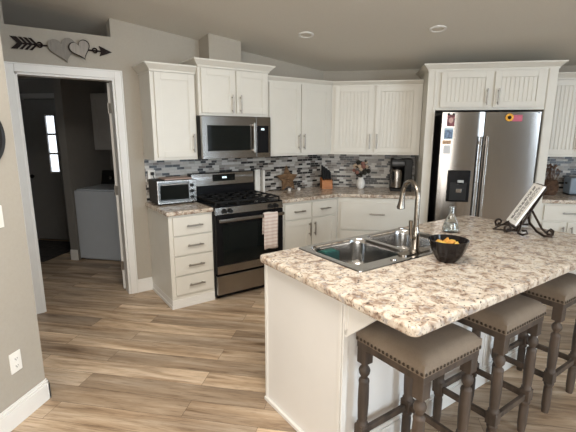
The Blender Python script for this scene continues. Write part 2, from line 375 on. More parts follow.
# door casing and jamb (local x to the right, -y into the room, origin at the middle of the opening)
tc_ = (TD1+TD0)/2; hw = (TD0-TD1)/2
mb = MB(); cw = .070
for s_ in (-1, 1):
    mb.box(s_*(hw), s_*(hw+cw), -.018, -.001, 0, HD+cw, .004); mb.box(s_*(hw+cw-.012), s_*(hw+cw), -.026, -.001, 0, HD+cw, .003)
    mb.box(s_*(hw-.018), s_*hw, -.004, .121, 0, HD)
    mb.box(s_*(hw), s_*(hw+cw), .121, .139, 0, HD+cw, .004)
mb.box(-hw, hw, -.018, -.001, HD, HD+cw, .004); mb.box(-hw-cw, hw+cw, -.026, -.001, HD+cw-.012, HD+cw, .003)
mb.box(-hw, hw, -.004, .121, HD-.018, HD); mb.box(-hw, hw, .121, .139, HD, HD+cw, .004)
struct('trim_2', mb, TRIM, AA(tc_, 0), RA)
# laundry door, swung open into the laundry
d_ = tag(bpy.data.objects.new('door_1', None), kind='structure'); COL.objects.link(d_)
hx = AA(TD1+.004, -.135); d_.location = (hx[0], hx[1], .012); d_.rotation_euler = (0, 0, math.radians(104))
mb = MB(); mb.box(0, .72, 0, .035, 0, 2.03, .002)
for z0, z1 in ((.16, .82), (.98, 1.86)): mb.box(.12, .60, -.004, .039, z0, z1, .004)
obj('door_panel', mb, TRIM, d_)
for z in (.25, 1.02, 1.80): obj('hinge', MB().box(-.006, .002, .002, .034, z-.045, z+.045).lathe([(.006, z-.05), (.006, z+.05)], (-.004, .038, 0), 8), NICKEL, d_)
# exterior door in the laundry with a slit of three daylit panes
d_ = tag(bpy.data.objects.new('door_2', None), kind='structure'); COL.objects.link(d_)
d_.location = (-3.84, -.003, 0)
mb = MB(); mb.box(-.42, -.07, -.045, 0, .02, 2.03, .003).box(.07, .40, -.045, 0, .02, 2.03, .003).box(-.07, .07, -.045, 0, .02, 1.02).box(-.07, .07, -.045, 0, 1.82, 2.03)
obj('door_panel', mb, simple('dark exterior door paint', (.24, .23, .22), .5), d_)
mb = MB()
for z in (1.02, 1.29, 1.56): mb.box(-.07, .07, -.020, -.012, z+.012, z+.252)
obj('window_pane', mb, DAYPANE, d_)
mb = MB()
for z in (1.02, 1.29, 1.56, 1.822): mb.box(-.07, .07, -.05, -.01, z-.010, z+.010)
obj('glazing_bar', mb, TRIM, d_)
mb = MB()
for s_ in (-.47, .42): mb.box(s_, s_+.06, -.02, 0, 0, 2.10)
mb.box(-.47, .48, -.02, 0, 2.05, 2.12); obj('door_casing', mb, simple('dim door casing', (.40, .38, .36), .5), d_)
obj('door_handle', MB().lathe([(.001, -.10), (.025, -.095), (.028, -.075), (.012, -.06), (.012, -.045)], (-.36, 0, .96), 12, 'Y'), BRONZE, d_)
# baseboards
def baseboard(name, x0, x1, loc, rz, h=.135, th=.015):
    mb = MB().box(x0, x1, -th, -.001, 0, h-.03, .002).box(x0, x1, -th*.75, -.001, h-.03, h-.012, .002).box(x0, x1, -th*.4, -.001, h-.012, h, .002)
    return struct(name, mb, TRIM, loc, rz)
baseboard('baseboard_left', 0, (TD1-cw)-T2-.002, AA(TD1-cw-.002, 0), RA)
baseboard('baseboard_far_left', 0, 2.2, AA(TD0+cw+2.2, 0), RA)
mb = MB(); th = .015
for (z0, z1, k) in ((0, .105, 1), (.105, .122, .75), (.122, .135, .4)):
    mb.box(LX+.001, LX+th*k, -8.4, LY+th*k, z0, z1, .002); mb.box(LX-.12-th*k, LX+th*k, LY+.001, LY+th*k, z0, z1, .002)
struct('baseboard_front', mb, TRIM)
baseboard('baseboard_laundry_left', 0, .10, (-3.08, -.84, 0), 0)

# mosaic backsplash on the two kitchen walls
struct('trim_3', MB().box(-T2, -.004, -.008, -.001, HC, 1.40), TILE, (0, 0, 0), RA)
struct('trim_4', MB().box(.004, 1.148, -.008, -.001, HC, HB), TILE)
struct('trim_5', MB().box(2.372, 3.6, -.008, -.001, HC, HB), TILE)

# ------------------------------------------------------------------ cabinet parts
def pull(parent, x, y, z, ln, vertical):
    mb = MB(); r = .0075; st = .030
    if vertical:
        mb.tube([(x, y-st, z-ln/2), (x, y-st, z+ln/2)], r, 8)
        for s_ in (-1, 1): mb.tube([(x, y, z+s_*ln*.36), (x, y-st, z+s_*ln*.36)], r*.85, 8)
    else:
        mb.tube([(x-ln/2, y-st, z), (x+ln/2, y-st, z)], r, 8)
        for s_ in (-1, 1): mb.tube([(x+s_*ln*.36, y, z), (x+s_*ln*.36, y-st, z)], r*.85, 8)
    return obj('handle', mb, NICKEL, parent)
def front(parent, name, x0, x1, z0, z1, y, style, handle=None, mat=None):
    """a door or drawer front: y is the cabinet face, the front stands .02 proud of it"""
    mb = MB(); f = .058; g = .0015
    g = .003; x0 += g; x1 -= g; z0 += g; z1 -= g
    if style == 'slab':
        mb.box(x0, x1, y-.020, y-.001, z0, z1, .003)
    else:
        mb.box(x0, x0+f, y-.020, y-.001, z0, z1, .002).box(x1-f, x1, y-.020, y-.001, z0, z1, .002)
        mb.box(x0+f, x1-f, y-.020, y-.001, z0, z0+f, .002).box(x0+f, x1-f, y-.020, y-.001, z1-f, z1, .002)
        if style == 'shaker':
            mb.box(x0+f-.002, x1-f+.002, y-.011, y-.001, z0+f-.002, z1-f+.002)
            # small inner bead round the panel
            b_ = .008
            mb.box(x0+f, x0+f+b_, y-.015, y-.001, z0+f, z1-f).box(x1-f-b_, x1-f, y-.015, y-.001, z0+f, z1-f)
            mb.box(x0+f+b_, x1-f-b_, y-.015, y-.001, z0+f, z0+f+b_).box(x0+f+b_, x1-f-b_, y-.015, y-.001, z1-f-b_, z1-f)
        else:
            mb.box(x0+f-.002, x1-f+.002, y-.006, y-.001, z0+f-.002, z1-f+.002)
            W = x1-x0-2*f; k = max(3, round(W/.040)); s_ = W/k
            for i in range(k): mb.box(x0+f+i*s_+.0035, x0+f+(i+1)*s_-.0035, y-.012, y-.005, z0+f, z1-f, .003)
    o = obj(name, mb, mat or CAB, parent)
    if handle: pull(o, handle[1], y-.020, handle[2], handle[3], handle[0] == 'v')
    return o
def crown(parent, x0, x1, yf, yb, z, left=True, right=True, mat=CAB, s=1.0):
    """stepped crown moulding round the top: front at yf, returns back to yb; z = its bottom"""
    L_, R_ = (1 if left else 0), (1 if right else 0)
    def rect(p, zz): return [(x0-p*L_, yf-p, zz), (x1+p*R_, yf-p, zz), (x1+p*R_, yb, zz), (x0-p*L_, yb, zz)]
    mb = MB().hexa(rect(.007, z)+rect(.007, z+.016)).hexa(rect(.010, z+.016)+rect(.046, z+.054)).hexa(rect(.052, z+.0545)+rect(.052, z+.068))
    return obj('crown_moulding', mb, mat, parent)

# --- base cabinet left of the range
wL = T2-T1-.003; d = .61
t = thing('base_cabinet', 'narrow cream cabinet with four drawers left of the range', 'cabinet', AA(T1+.0015, .0), RA)
mb = MB().box(-wL, 0, -d, -.004, .105, .872, .002).box(-wL, 0, -d+.0, -.004, 0, .105)
obj('body', mb, CAB, t)
obj('toe_kick', MB().box(-wL-.008, 0, -d-.008, -.004, 0, .03, .002).box(-wL-.003, 0, -d-.004, -.004, .03, .085, .002), TRIM, t)
zs = [.125, .312, .498, .684, .862]
for i in range(4):
    front(t, 'drawer', -wL+.032, -.012, zs[i]+.004, zs[i+1]-.004, -d, 'slab', ('h', -wL/2+.02, (zs[i]+zs[i+1])/2, .150))

def countertop(name, foot, label, loc=(0, 0, 0), rz=0, edge=.006, z0=.874, z1=HC):
    mb = MB(); b = mb.b
    mb.prism([(x, y, z0) for x, y in foot], (0, 0, z1-z0))
    es = [e for e in b.edges if abs(e.verts[0].co.z-e.verts[1].co.z) < 1e-6]
    bmesh.ops.bevel(b, geom=es, offset=edge, segments=3, affect='EDGES', profile=.5)
    bmesh.ops.recalc_face_normals(b, faces=b.faces[:])
    o = obj(name, mb, GRAN, None, loc, rz); return tag(o, label, 'countertop')
countertop('countertop', [(-wL-.022, -.009), (-wL-.022, -.645), (-.001, -.645), (-.001, -.009)], 'short speckled granite countertop left of the range, under the toaster oven', AA(T1+.0015, 0), RA, .010)

# --- corner countertop right of the range, continuous round the bend
k_ = math.tan(PI/8); e_ = .645
P0 = AA(T0-.003, .009); P1 = AA(T0-.003, e_); PC = (k_*e_, -e_); 
countertop('countertop', [P0[:2], P1[:2], PC, (1.146, -e_), (1.146, -.009), (.009*k_, -.009)], 'speckled granite countertop bending round the corner between range and refrigerator', edge=.010)

# --- base cabinet right of the range
wR = T0-.003-k_*.61
t = thing('base_cabinet', 'cream cabinet with two drawers over two doors right of the range', 'cabinet', AA(T0-.003, 0), RA)
pf = [(0, -.004, .1), (0, -.61, .1), (wR-.0015, -.61, .1), (wR+k_*.61-.004, -.004, .1)]
obj('body', MB().prism(pf, (0, 0, .772)), CAB, t)
obj('toe_kick', MB().prism([(0, -.06, 0), (0, -.55, 0), (wR-.0015, -.55, 0), (wR+.1, -.06, 0)], (0, 0, .1)), TOE, t)
xa = .045; xm = (wR-.035+xa)/2; xb = wR-.035
front(t, 'drawer', xa, xm-.006, .685, .855, -.61, 'slab', ('h', (xa+xm)/2, .77, .14))
front(t, 'drawer', xm+.006, xb, .685, .855, -.61, 'slab', ('h', (xb+xm)/2, .77, .14))
front(t, 'door', xa, xm-.006, .125, .672, -.61, 'shaker', ('v', xm-.035, .56, .15))
front(t, 'door', xm+.006, xb, .125, .672, -.61, 'shaker', ('v', xm+.035, .56, .15))
# --- base cabinet on the back wall
t = thing('base_cabinet', 'wide cream drawer cabinet under the coffee maker beside the refrigerator', 'cabinet', (0, 0, 0), 0)
obj('body', MB().prism([(.004*k_+.003, -.004, .1), (k_*.61+.003, -.61, .1), (1.146, -.61, .1), (1.146, -.004, .1)], (0, 0, .772)), CAB, t)
obj('toe_kick', MB().box(.27, 1.146, -.55, -.06, 0, .1), TOE, t)
for z0, z1 in ((.50, .825), (.125, .49)):
    front(t, 'drawer', .285, 1.11, z0, z1, -.61, 'slab', ('h', .697, (z0+z1)/2+.03, .17))

# --- upper cabinets
def upper(label, loc, rz, x0, x1, z0, z1, d, doors, style, hx, left=True, right=True, poly=None, hz=.13, s=1.0):
    t = thing('upper_cabinet', label, 'cabinet', loc, rz)
    if poly: obj('body', MB().prism([(x, y, z0) for x, y in poly], (0, 0, z1-z0)), CAB, t)
    else: obj('body', MB().box(x0, x1, -d, -.004, z0, z1, .002), CAB, t)
    for i, (a_, b_) in enumerate(doors):
        front(t, 'door', a_, b_, z0+.022, z1-.012, -d, style, ('v', hx[i], z0+.022+hz, .17))
    return t
# left of the microwave
xl = -(T2-T1)+.003
t = upper('single-door cream upper cabinet left of the microwave, above the toaster oven', AA(T1+.0015, 0), RA, xl, 0, HB, 2.125, .33, [(xl+.03, -.012)], 'shaker', [-.045])
crown(t, xl, 0, -.345, -.004, 2.115, True, False)
# over the microwave
t = upper('two-door cream upper cabinet directly above the microwave', AA(T1-.0015, 0), RA, 0, T1-T0-.003, 1.748, 2.185, .395, [(.022, .374), (.384, .738)], 'shaker', [.335, .424], hz=.09)
crown(t, 0, T1-T0-.003, -.405, -.004, 2.178, True, True)
# right of the microwave
k3 = k_*.33
w3 = T0-.003-k3
t = upper('plain two-door cream upper cabinet between the microwave and the corner', AA(T0-.003, 0), RA, 0, w3, HB, 2.12, .33, [(.035, .035+(w3-.075)/2), (.041+(w3-.075)/2, w3-.034)], 'shaker',
          [.035+(w3-.075)/2-.032, .041+(w3-.075)/2+.032], poly=[(0, -.004), (0, -.33), (w3-.0015, -.33), (w3+k3-.004, -.004)])
mb = MB()
cf_ = lambda p, zz: [(0, -.004, 2.108+zz), (0, -.33-p, 2.108+zz), (w3+k3-k_*(.33+p)-.0015, -.33-p, 2.108+zz), (w3+k3-.004, -.004, 2.108+zz)]
mb.hexa(cf_(.008, 0)+cf_(.008, .014)).hexa(cf_(.010, .014)+cf_(.042, .045)).hexa(cf_(.047, .0455)+cf_(.047, .056))
bmesh.ops.recalc_face_normals(mb.b, faces=mb.b.faces[:])
obj('crown_moulding', mb, CAB, t)
# back wall uppers
xr = 1.146
t = upper('beadboard two-door cream upper cabinet between the corner and the refrigerator', (0, 0, 0), 0, 0, xr, HB, 2.12, .33, [(k3+.035, .615), (.635, xr-.035)], 'bead', [.585, .665],
          poly=[(.004*k_+.003, -.004), (k3+.0015, -.33), (xr, -.33), (xr, -.004)])
mb = MB()
cf_ = lambda p, zz: [(.003, -.004, 2.108+zz), (k_*(.33+p)+.0015, -.33-p, 2.108+zz), (xr, -.33-p, 2.108+zz), (xr, -.004, 2.108+zz)]
mb.hexa(cf_(.008, 0)+cf_(.008, .014)).hexa(cf_(.010, .014)+cf_(.042, .045)).hexa(cf_(.047, .0455)+cf_(.047, .056))
bmesh.ops.recalc_face_normals(mb.b, faces=mb.b.faces[:])
obj('crown_moulding', mb, CAB, t)
# refrigerator surround
F0, F1, FD = 1.15, 2.368, .655
t = thing('refrigerator_surround', 'tall cream cabinet framing the steel refrigerator, two beadboard doors on top', 'cabinet')
obj('side_panel', MB().box(F0, F0+.09, -FD, -.004, 0, 2.23, .002), CAB, t)
obj('side_panel', MB().box(F1-.09, F1, -FD, -.004, 0, 2.23, .002), CAB, t)
obj('body', MB().box(F0+.091, F1-.091, -FD+.002, -.004, 1.822, 2.228, .002), CAB, t)
obj('filler_strip', MB().box(F0+.065, F0+.085, -FD-.008, -FD-.0005, 0, 2.21, .003).box(F1-.085, F1-.065, -FD-.008, -FD-.0005, 0, 2.21, .003), CAB, t)
front(t, 'door', 1.275, 1.765, 1.845, 2.200, -FD, 'bead', ('v', 1.725, 1.95, .16))
front(t, 'door', 1.790, 2.245, 1.845, 2.200, -FD, 'bead', ('v', 1.830, 1.95, .16))
crown(t, F0, F1, -FD-.002, -.004, 2.212, True, True)
# right of the refrigerator
t = upper('beadboard cream upper cabinet at the right, past the refrigerator', (0, 0, 0), 0, F1+.003, 3.25, HB, 2.15, .33, [(F1+.03, 2.79), (2.80, 3.22)], 'bead', [2.755, 2.835])
crown(t, F1+.003, 3.25, -.34, -.004, 2.14, False, True)
t = thing('base_cabinet', 'white base cabinet at the right, past the refrigerator', 'cabinet')
obj('body', MB().box(F1+.003, 3.25, -.61, -.004, .1, .872, .002), CAB, t)
obj('toe_kick', MB().box(F1+.003, 3.25, -.55, -.06, 0, .1), TOE, t)
front(t, 'drawer', F1+.04, 2.93, .69, .855, -.61, 'slab', ('h', 2.66, .775, .16))
front(t, 'drawer', 2.94, 3.22, .69, .855, -.61, 'slab', ('h', 3.08, .775, .12))
front(t, 'door', F1+.04, 2.64, .125, .675, -.61, 'shaker', ('v', 2.605, .56, .15))
front(t, 'door', 2.65, 2.93, .125, .675, -.61, 'shaker', ('v', 2.685, .56, .15))
front(t, 'door', 2.94, 3.22, .125, .675, -.61, 'shaker', ('v', 2.975, .56, .15))
countertop('countertop', [(F1+.002, -.009), (F1+.002, -.645), (3.27, -.645), (3.27, -.009)], 'speckled granite countertop at the right, past the refrigerator', edge=.010)

# ------------------------------------------------------------------ range
W = .756
t = thing('gas_range', 'stainless and black gas range between the white drawer cabinets', 'stove', AA((T0+T1)/2, 0), RA)
h = W/2
obj('body', MB().box(-h, h, -.635, -.012, .03, .905, .003).box(-h+.03, h-.03, -.60, -.05, 0, .03), BLACK, t)
obj('cooktop', MB().box(-h, h, -.655, -.09, .906, .918, .004), BLACK, t)
mb = MB()
mb.hexa([(-h+.004, -.672, .842), (h-.004, -.672, .842), (h-.004, -.636, .842), (-h+.004, -.636, .842), (-h+.004, -.660, .905), (h-.004, -.660, .905), (h-.004, -.636, .905), (-h+.004, -.636, .905)])
cp = obj('control_panel', mb, STEEL, t)
for x in (-.285, -.225, .225, .285):
    obj('knob', MB().lathe([(.001, -.705), (.016, -.703), (.018, -.690), (.023, -.676), (.024, -.668)], (x, 0, .873), 16, 'Y').box(x-.004, x+.004, -.712, -.70, .856, .890, .002), BLACKM, cp)
# oven door
dr = obj('oven_door', MB().box(-h+.004, h-.004, -.672, -.636, .265, .838, .006), BLACK, t)
obj('oven_window', MB().box(-h+.07, h-.07, -.6745, -.6722, .36, .74, .001), BGLASS, dr)
obj('door_trim', MB().box(-h+.006, h-.006, -.6755, -.6725, .268, .345, .001), STEEL, dr)
mb = MB().box(-h+.02, h-.02, -.728, -.706, .775, .808, .009)
for s_ in (-1, 1): mb.box(s_*(h-.045)-.014, s_*(h-.045)+.014, -.71, -.672, .778, .805, .004)
obj('handle', mb, STEEL, dr)
dr = obj('storage_drawer', MB().box(-h+.004, h-.004, -.672, -.636, .055, .245, .006), STEEL, t)
# backguard
bg = obj('backguard', MB().box(-h, h, -.085, -.012, .905, 1.175, .006), BLACK, t)
obj('backguard_panel', MB().hexa([(-h+.015, -.100, 1.045), (h-.015, -.100, 1.045), (h-.015, -.084, 1.045), (-h+.015, -.084, 1.045), (-h+.015, -.088, 1.168), (h-.015, -.088, 1.168), (h-.015, -.084, 1.168), (-h+.015, -.084, 1.168)]), STEEL, bg)
dp = obj('display', MB().box(-.13, .13, -.102, -.09, 1.085, 1.155, .002), BGLASS, bg)
obj('clock_digits', MB().box(-.022, -.014, -.1035, -.102, 1.112, 1.132).box(-.009, -.001, -.1035, -.102, 1.112, 1.132).box(.005, .013, -.1035, -.102, 1.112, 1.132).box(.018, .026, -.1035, -.102, 1.112, 1.132), LED, dp)
# burners and grates
for bx_, by_, r_ in ((-.23, -.51, .045), (-.23, -.25, .04), (.23, -.51, .05), (.23, -.25, .035), (0, -.38, .045)):
    obj('burner', MB().lathe([(r_+.015, .918), (r_+.015, .924), (r_, .926), (r_, .934), (r_*.5, .937), (.001, .937)], (bx_, by_, 0), 20), IRON, t)
for gx in (-.24, 0, .24):
    mb = MB(); w_ = .112
    for x in (-w_, w_): mb.box(gx+x-.006, gx+x+.006, -.635, -.125, .944, .958, .002)
    for y in (-.635, -.38, -.137): mb.box(gx-w_, gx+w_, y, y+.012, .944, .958, .002)
    for y in (-.51, -.25):
        mb.box(gx-w_, gx-.03, y-.005, y+.005, .946, .960).box(gx+.03, gx+w_, y-.005, y+.005, .946, .960)
        mb.box(gx-.005, gx+.005, y-.11, y-.03, .946, .960).box(gx-.005, gx+.005, y+.03, y+.11, .946, .960)
    for x in (-w_, w_):
        for y in (-.63, -.13): mb.box(gx+x-.006, gx+x+.006, y-.006, y+.006, .918, .945)
    obj('grate', mb, IRON, t)
# dish towel over the oven handle
mb = MB(); b = mb.b; nx = 14; path = [(-.700, .60), (-.700, .70), (-.702, .78), (-.707, .812), (-.717, .820), (-.729, .812), (-.7335, .78), (-.735, .70), (-.737, .60), (-.738, .50), (-.740, .455)]
for sgn in (0,):
    rows = []
    for j, (y, z) in enumerate(path):
        row = []
        for i in range(nx+1):
            u = i/nx; x = .108+u*.160+(.004*math.sin(z*9)); fold = .003*math.sin(u*PI*5)*(1 if j > 5 else .3)
            row.append(b.verts.new((x, y-fold-.003, z+.004*math.sin(u*6))))
        rows.append(row)
    for a_, c_ in zip(rows, rows[1:]):
        for i in range(nx): f = b.faces.new((a_[i], a_[i+1], c_[i+1], c_[i])); f.smooth = True
o = obj('dish_towel', mb, TOWEL, None, AA((T0+T1)/2, 0), RA)
sm = o.modifiers.new('thick', 'SOLIDIFY'); sm.thickness = .004; sm.offset = 0
tag(o, 'pale pink striped dish towel hanging over the oven door handle', 'towel')

# ------------------------------------------------------------------ microwave
t = thing('microwave', 'stainless over-the-range microwave with black door glass', 'microwave', AA((T0+T1)/2, 0, HB+.003), RA)
obj('body', MB().box(-h, h, -.405, -.012, 0, .402, .003), BLACK, t)
dr = obj('door', MB().box(-h, .205, -.440, -.406, .0, .402, .004), STEEL, t)
obj('door_window', MB().box(-h+.055, .14, -.4435, -.4402, .075, .315, .002), BGLASS, dr)
obj('handle', MB().box(.160, .182, -.480, -.462, .05, .345, .007).box(.164, .178, -.465, -.44, .065, .085).box(.164, .178, -.465, -.44, .31, .33), NICKEL, dr)
cp = obj('control_panel', MB().box(.207, h, -.440, -.406, .0, .402, .004), STEEL, t)
kp = obj('keypad', MB().box(.215, h-.028, -.4435, -.4402, .045, .315, .002), BLACK, cp)
obj('display', MB().box(.262, .298, -.4445, -.4436, .272, .288), LED, kp)
obj('vent_slot', MB().box(-.25, .25, -.38, -.30, -.004, 0), BLACKM, t)

# ------------------------------------------------------------------ refrigerator
fx0, fx1, fs = 1.293, 2.208, 1.699
t = thing('refrigerator', 'tall side-by-side stainless refrigerator with a black water dispenser', 'refrigerator')
obj('body', MB().box(fx0-.002, fx1-.004, -.715, -.05, .02, 1.775, .004).box(fx0+.03, fx1-.03, -.68, -.1, 0, .02), BLACK, t)
def fdoor(x0, x1):
    mb = MB(); b = mb.b
    n = 12; pts = []
    for i in range(n+1):
        u = i/n; x = x0+(x1-x0)*u; bul = (.010 if x0 < 1.5 else .001)*(1-(2*u-1)**2)+(.004 if x0 < 1.5 else .0012)*(1-(2*u-1)**12)
        pts.append((x, -.789-bul, .03))
    pts += [(x1, -.722, .03), (x0, -.722, .03)]
    mb.prism(pts, (0, 0, 1.765)); 
    for f in b.faces:
        if abs(f.normal.z) < .5 and f.normal.y < -.5: f.smooth = True
    return mb
dl = obj('door', fdoor(fx0, fs-.004), STEELF, t)
drr = obj('door', fdoor(fs+.004, fx1), STEELF, t)
for p_, x in ((dl, fs-.034), (drr, fs+.030)):
    mb = MB().box(x-.011, x+.011, -.838, -.826, .55, 1.56, .005).box(x-.008, x+.008, -.828, -.797, .60, .63, .003).box(x-.008, x+.008, -.828, -.797, 1.48, 1.51, .003)
    obj('handle', mb, STEELF, p_)
ds = obj('dispenser', MB().box(1.385, 1.608, -.8085, -.79, .888, 1.215, .004), BLACK, dl)
obj('dispenser_recess', MB().box(1.415, 1.578, -.8105, -.8086, .905, 1.09, .001), BLACKM, ds)
obj('dispenser_paddle', MB().box(1.475, 1.53, -.818, -.8106, .985, 1.025, .003), STEEL, ds)
obj('dispenser_display', MB().box(1.485, 1.545, -.8105, -.8086, 1.075, 1.115, .001), simple('pale display', (.45, .47, .47), .3), ds)
obj('hinge_cover', MB().box(fx0+.01, fx0+.10, -.79, -.70, 1.776, 1.792, .004).box(fx1-.10, fx1-.01, -.79, -.70, 1.776, 1.792, .004), BLACKM, t)
# magnets and prints on the doors
def fy(x):
    a_, b_ = (fx0, fs-.004) if x < fs else (fs+.004, fx1)
    u = (x-a_)/(b_-a_); return -.789-(.010 if x < fs else .001)*(1-(2*u-1)**2)-(.004 if x < fs else .0012)*(1-(2*u-1)**12)-.001
def note(name, x, z, w_, h_, mat, label, cat, group=None):
    o = obj(name, MB().box(x-w_/2, x+w_/2, fy(x)-.0035, min(fy(x-w_/2), fy(x+w_/2))-.0002+.0015, z-h_/2, z+h_/2), mat); tag(o, label, cat, group); return o
n_ = note('photo_magnet', 1.375, 1.715, .072, .115, PHOTOA, 'dark red photo magnet at the top of the left refrigerator door', 'magnet')
obj('photo_face', MB().ball((1.375, fy(1.375)-.004, 1.715), .022, (1, .1, 1.3)), simple('photo skin tone', (.6, .38, .34), .6), n_)
obj('clip', MB().ball((1.35, fy(1.375)-.005, 1.778), .014, (1, .4, .6)).ball((1.40, fy(1.375)-.005, 1.778), .014, (1, .4, .6)).box(1.345, 1.405, fy(1.375)-.007, fy(1.375)-.002, 1.765, 1.772), BLACKM, n_)
n_ = note('photo_magnet', 1.362, 1.578, .078, .085, PHOTOB, 'blue photo magnet below the dark red one on the refrigerator', 'magnet')
obj('photo_border', MB().box(1.319, 1.405, fy(1.375)-.0015, fy(1.375)+.0015, 1.530, 1.640), simple('pale blue photo border', (.45, .60, .68), .5), n_)
note('photo_magnet', 1.350, 1.498, .082, .038, PHOTOC, 'small tan strip magnet under the blue photo magnet', 'magnet')
note('paper_note', 1.358, 1.425, .068, .085, simple('grey white paper', (.62, .62, .63), .6), 'whitish paper note lowest on the left refrigerator door', 'note')
note('pink_card', 1.995, 1.735, .090, .062, PINKP, 'pink card behind the sunflower magnet on the right refrigerator door', 'card')
t = thing('flower_magnet', 'yellow sunflower magnet on the right refrigerator door', 'magnet', (1.922, fy(1.922)-.006, 1.742))
mb = MB()
for k in range(12):
    a_ = k*PI/6; mb.ball((.028*math.cos(a_), 0, .028*math.sin(a_)), .0115, (1, .35, 1), 8)
obj('petals', mb, SUNF, t); obj('flower_centre', MB().ball((0, -.003, 0), .017, (1, .4, 1)), DARKW, t)

# ------------------------------------------------------------------ island (frame: u along its length, v towards the stools)
IT, IN_ = 2.2221, 2.147
def IU(u, v, z=0): return AA(IT-u, IN_+v, z)
IL, IW = 2.054, 1.096
# local frame: x = u (to the right), y = -v
BU0, BU1, BV0, BV1 = .034, 1.956, .034, .690
su0, su1, sv0, sv1 = .275, 1.185, -.01+.012, .545      # sink cut-out
t = thing('kitchen_island', 'long white kitchen island cabinet under the granite top', 'island', IU(0, 0), RA)
g_ = .02
mb = MB().box(BU0, BU0+g_, -BV1, -BV0, 0, .872, .002).box(BU1-g_, BU1, -BV1, -BV0, 0, .872, .002)
mb.box(BU0+g_, BU1-g_, -BV1, -BV1+g_, 0, .872).box(BU0+g_, BU1-g_, -BV0-g_, -BV0, 0, .872).box(BU0+g_, BU1-g_, -BV1+g_, -BV0-g_, .08, .10)
mb.box(1.28, 1.30, -BV1+g_, -BV0-g_, .10, .872)
obj('body', mb, ISL, t)
for v in (BV0+.006, BV1-.016): obj('batten', MB().box(BU0-.008, BU0-.0003, -v-.011, -v+.011, 0, .872, .002), TRIM, t)
for u, w_ in ((BU0+.010, .016), (BU1-.03, .016), (.66, .035), (1.28, .035)): obj('batten', MB().box(u-w_, u+w_, -BV1-.008, -BV1-.0003, .0, .872, .002), TRIM, t)
obj('base_trim', MB().box(BU0-.018, BU0-.0005, -BV1-.018, -BV0+.004, 0, .022, .003).box(BU0-.018, BU1+.018, -BV1-.018, -BV1-.0005, 0, .105, .003)
    .box(BU0-.018, BU1+.018, -BV1-.012, -BV1-.0005, .105, .125, .003), TRIM, t)
for u in (BU0+.002, BU1-.024):
    mb = MB()
    z1 = .871
    mb.prism([(u, -BV1-.009, z1), (u, -BV1-.009, z1-.165), (u, -BV1-.022, z1-.165), (u, -BV1-.185, z1-.020), (u, -BV1-.185, z1)], (.022, 0, 0))
    fr = .003
    mb.prism([(u-fr, -BV1-.009, z1-.140), (u-fr, -BV1-.009, z1-.165), (u-fr, -BV1-.022, z1-.165), (u-fr, -BV1-.185, z1-.020), (u-fr, -BV1-.150, z1-.020)], (.003, 0, 0))
    mb.box(u-fr, u, -BV1-.180, -BV1-.009, z1-.018, z1).box(u-fr, u, -BV1-.026, -BV1-.009, z1-.155, z1)
    obj('corbel', mb, TRIM, t)
for x0, x1, dr in ((BU0+.03, .46, 1), (.47, .90, 0), (.91, 1.34, 0), (1.35, 1.93, 1)):
    pass
for x0, x1 in ((.07, .66), (.67, 1.26), (1.27, 1.92)):
    # fronts on the sink side
    mb = MB().box(x0, x1, -BV0+.001, -BV0+.020, .12, .85, .003)
    o = obj('door', mb, ISL, t); obj('handle', MB().tube([(x1-.05, -BV0+.045, .62), (x1-.05, -BV0+.045, .77)], .0055, 8).tube([(x1-.05, -BV0+.02, .64), (x1-.05, -BV0+.045, .64)], .005, 8).tube([(x1-.05, -BV0+.02, .75), (x1-.05, -BV0+.045, .75)], .005, 8), NICKEL, o)

# island top with the sink cut-out
def ring_top():
    mb = MB(); b = mb.b
    o_ = []
    rc = .035
    for cx_, cy_, a0 in ((rc, -rc, PI/2), (rc, -IW+rc, PI), (IL-rc, -IW+rc, 1.5*PI), (IL-rc, -rc, 2*PI)):
        for k in range(5):
            a_ = a0+k*PI/8; o_.append((cx_+rc*math.cos(a_), cy_+rc*math.sin(a_)))
    mb.prism([(x, y, .872) for x, y in o_], (0, 0, .042))
    es = [e for e in b.edges if abs(e.verts[0].co.z-e.verts[1].co.z) < 1e-6]
    bmesh.ops.bevel(b, geom=es, offset=.012, segments=4, affect='EDGES', profile=.5)
    bmesh.ops.recalc_face_normals(b, faces=b.faces[:])
    return mb
top = obj('countertop', ring_top(), GRAN, None, IU(0, 0), RA)
tag(top, 'large speckled granite island top with a rounded edge', 'countertop')
cut = obj('cutter', MB().box(su0+.025, su1-.025, -sv1+.025, -.06, .80, 1.0), GRAN, None, IU(0, 0), RA)
bo = top.modifiers.new('sink hole', 'BOOLEAN'); bo.object = cut; bo.operation = 'DIFFERENCE'; bo.solver = 'EXACT'
dg = bpy.context.evaluated_depsgraph_get(); dg.update()
me = bpy.data.meshes.new_from_object(top.evaluated_get(dg)); top.modifiers.clear(); top.data = me
bpy.data.objects.remove(cut)

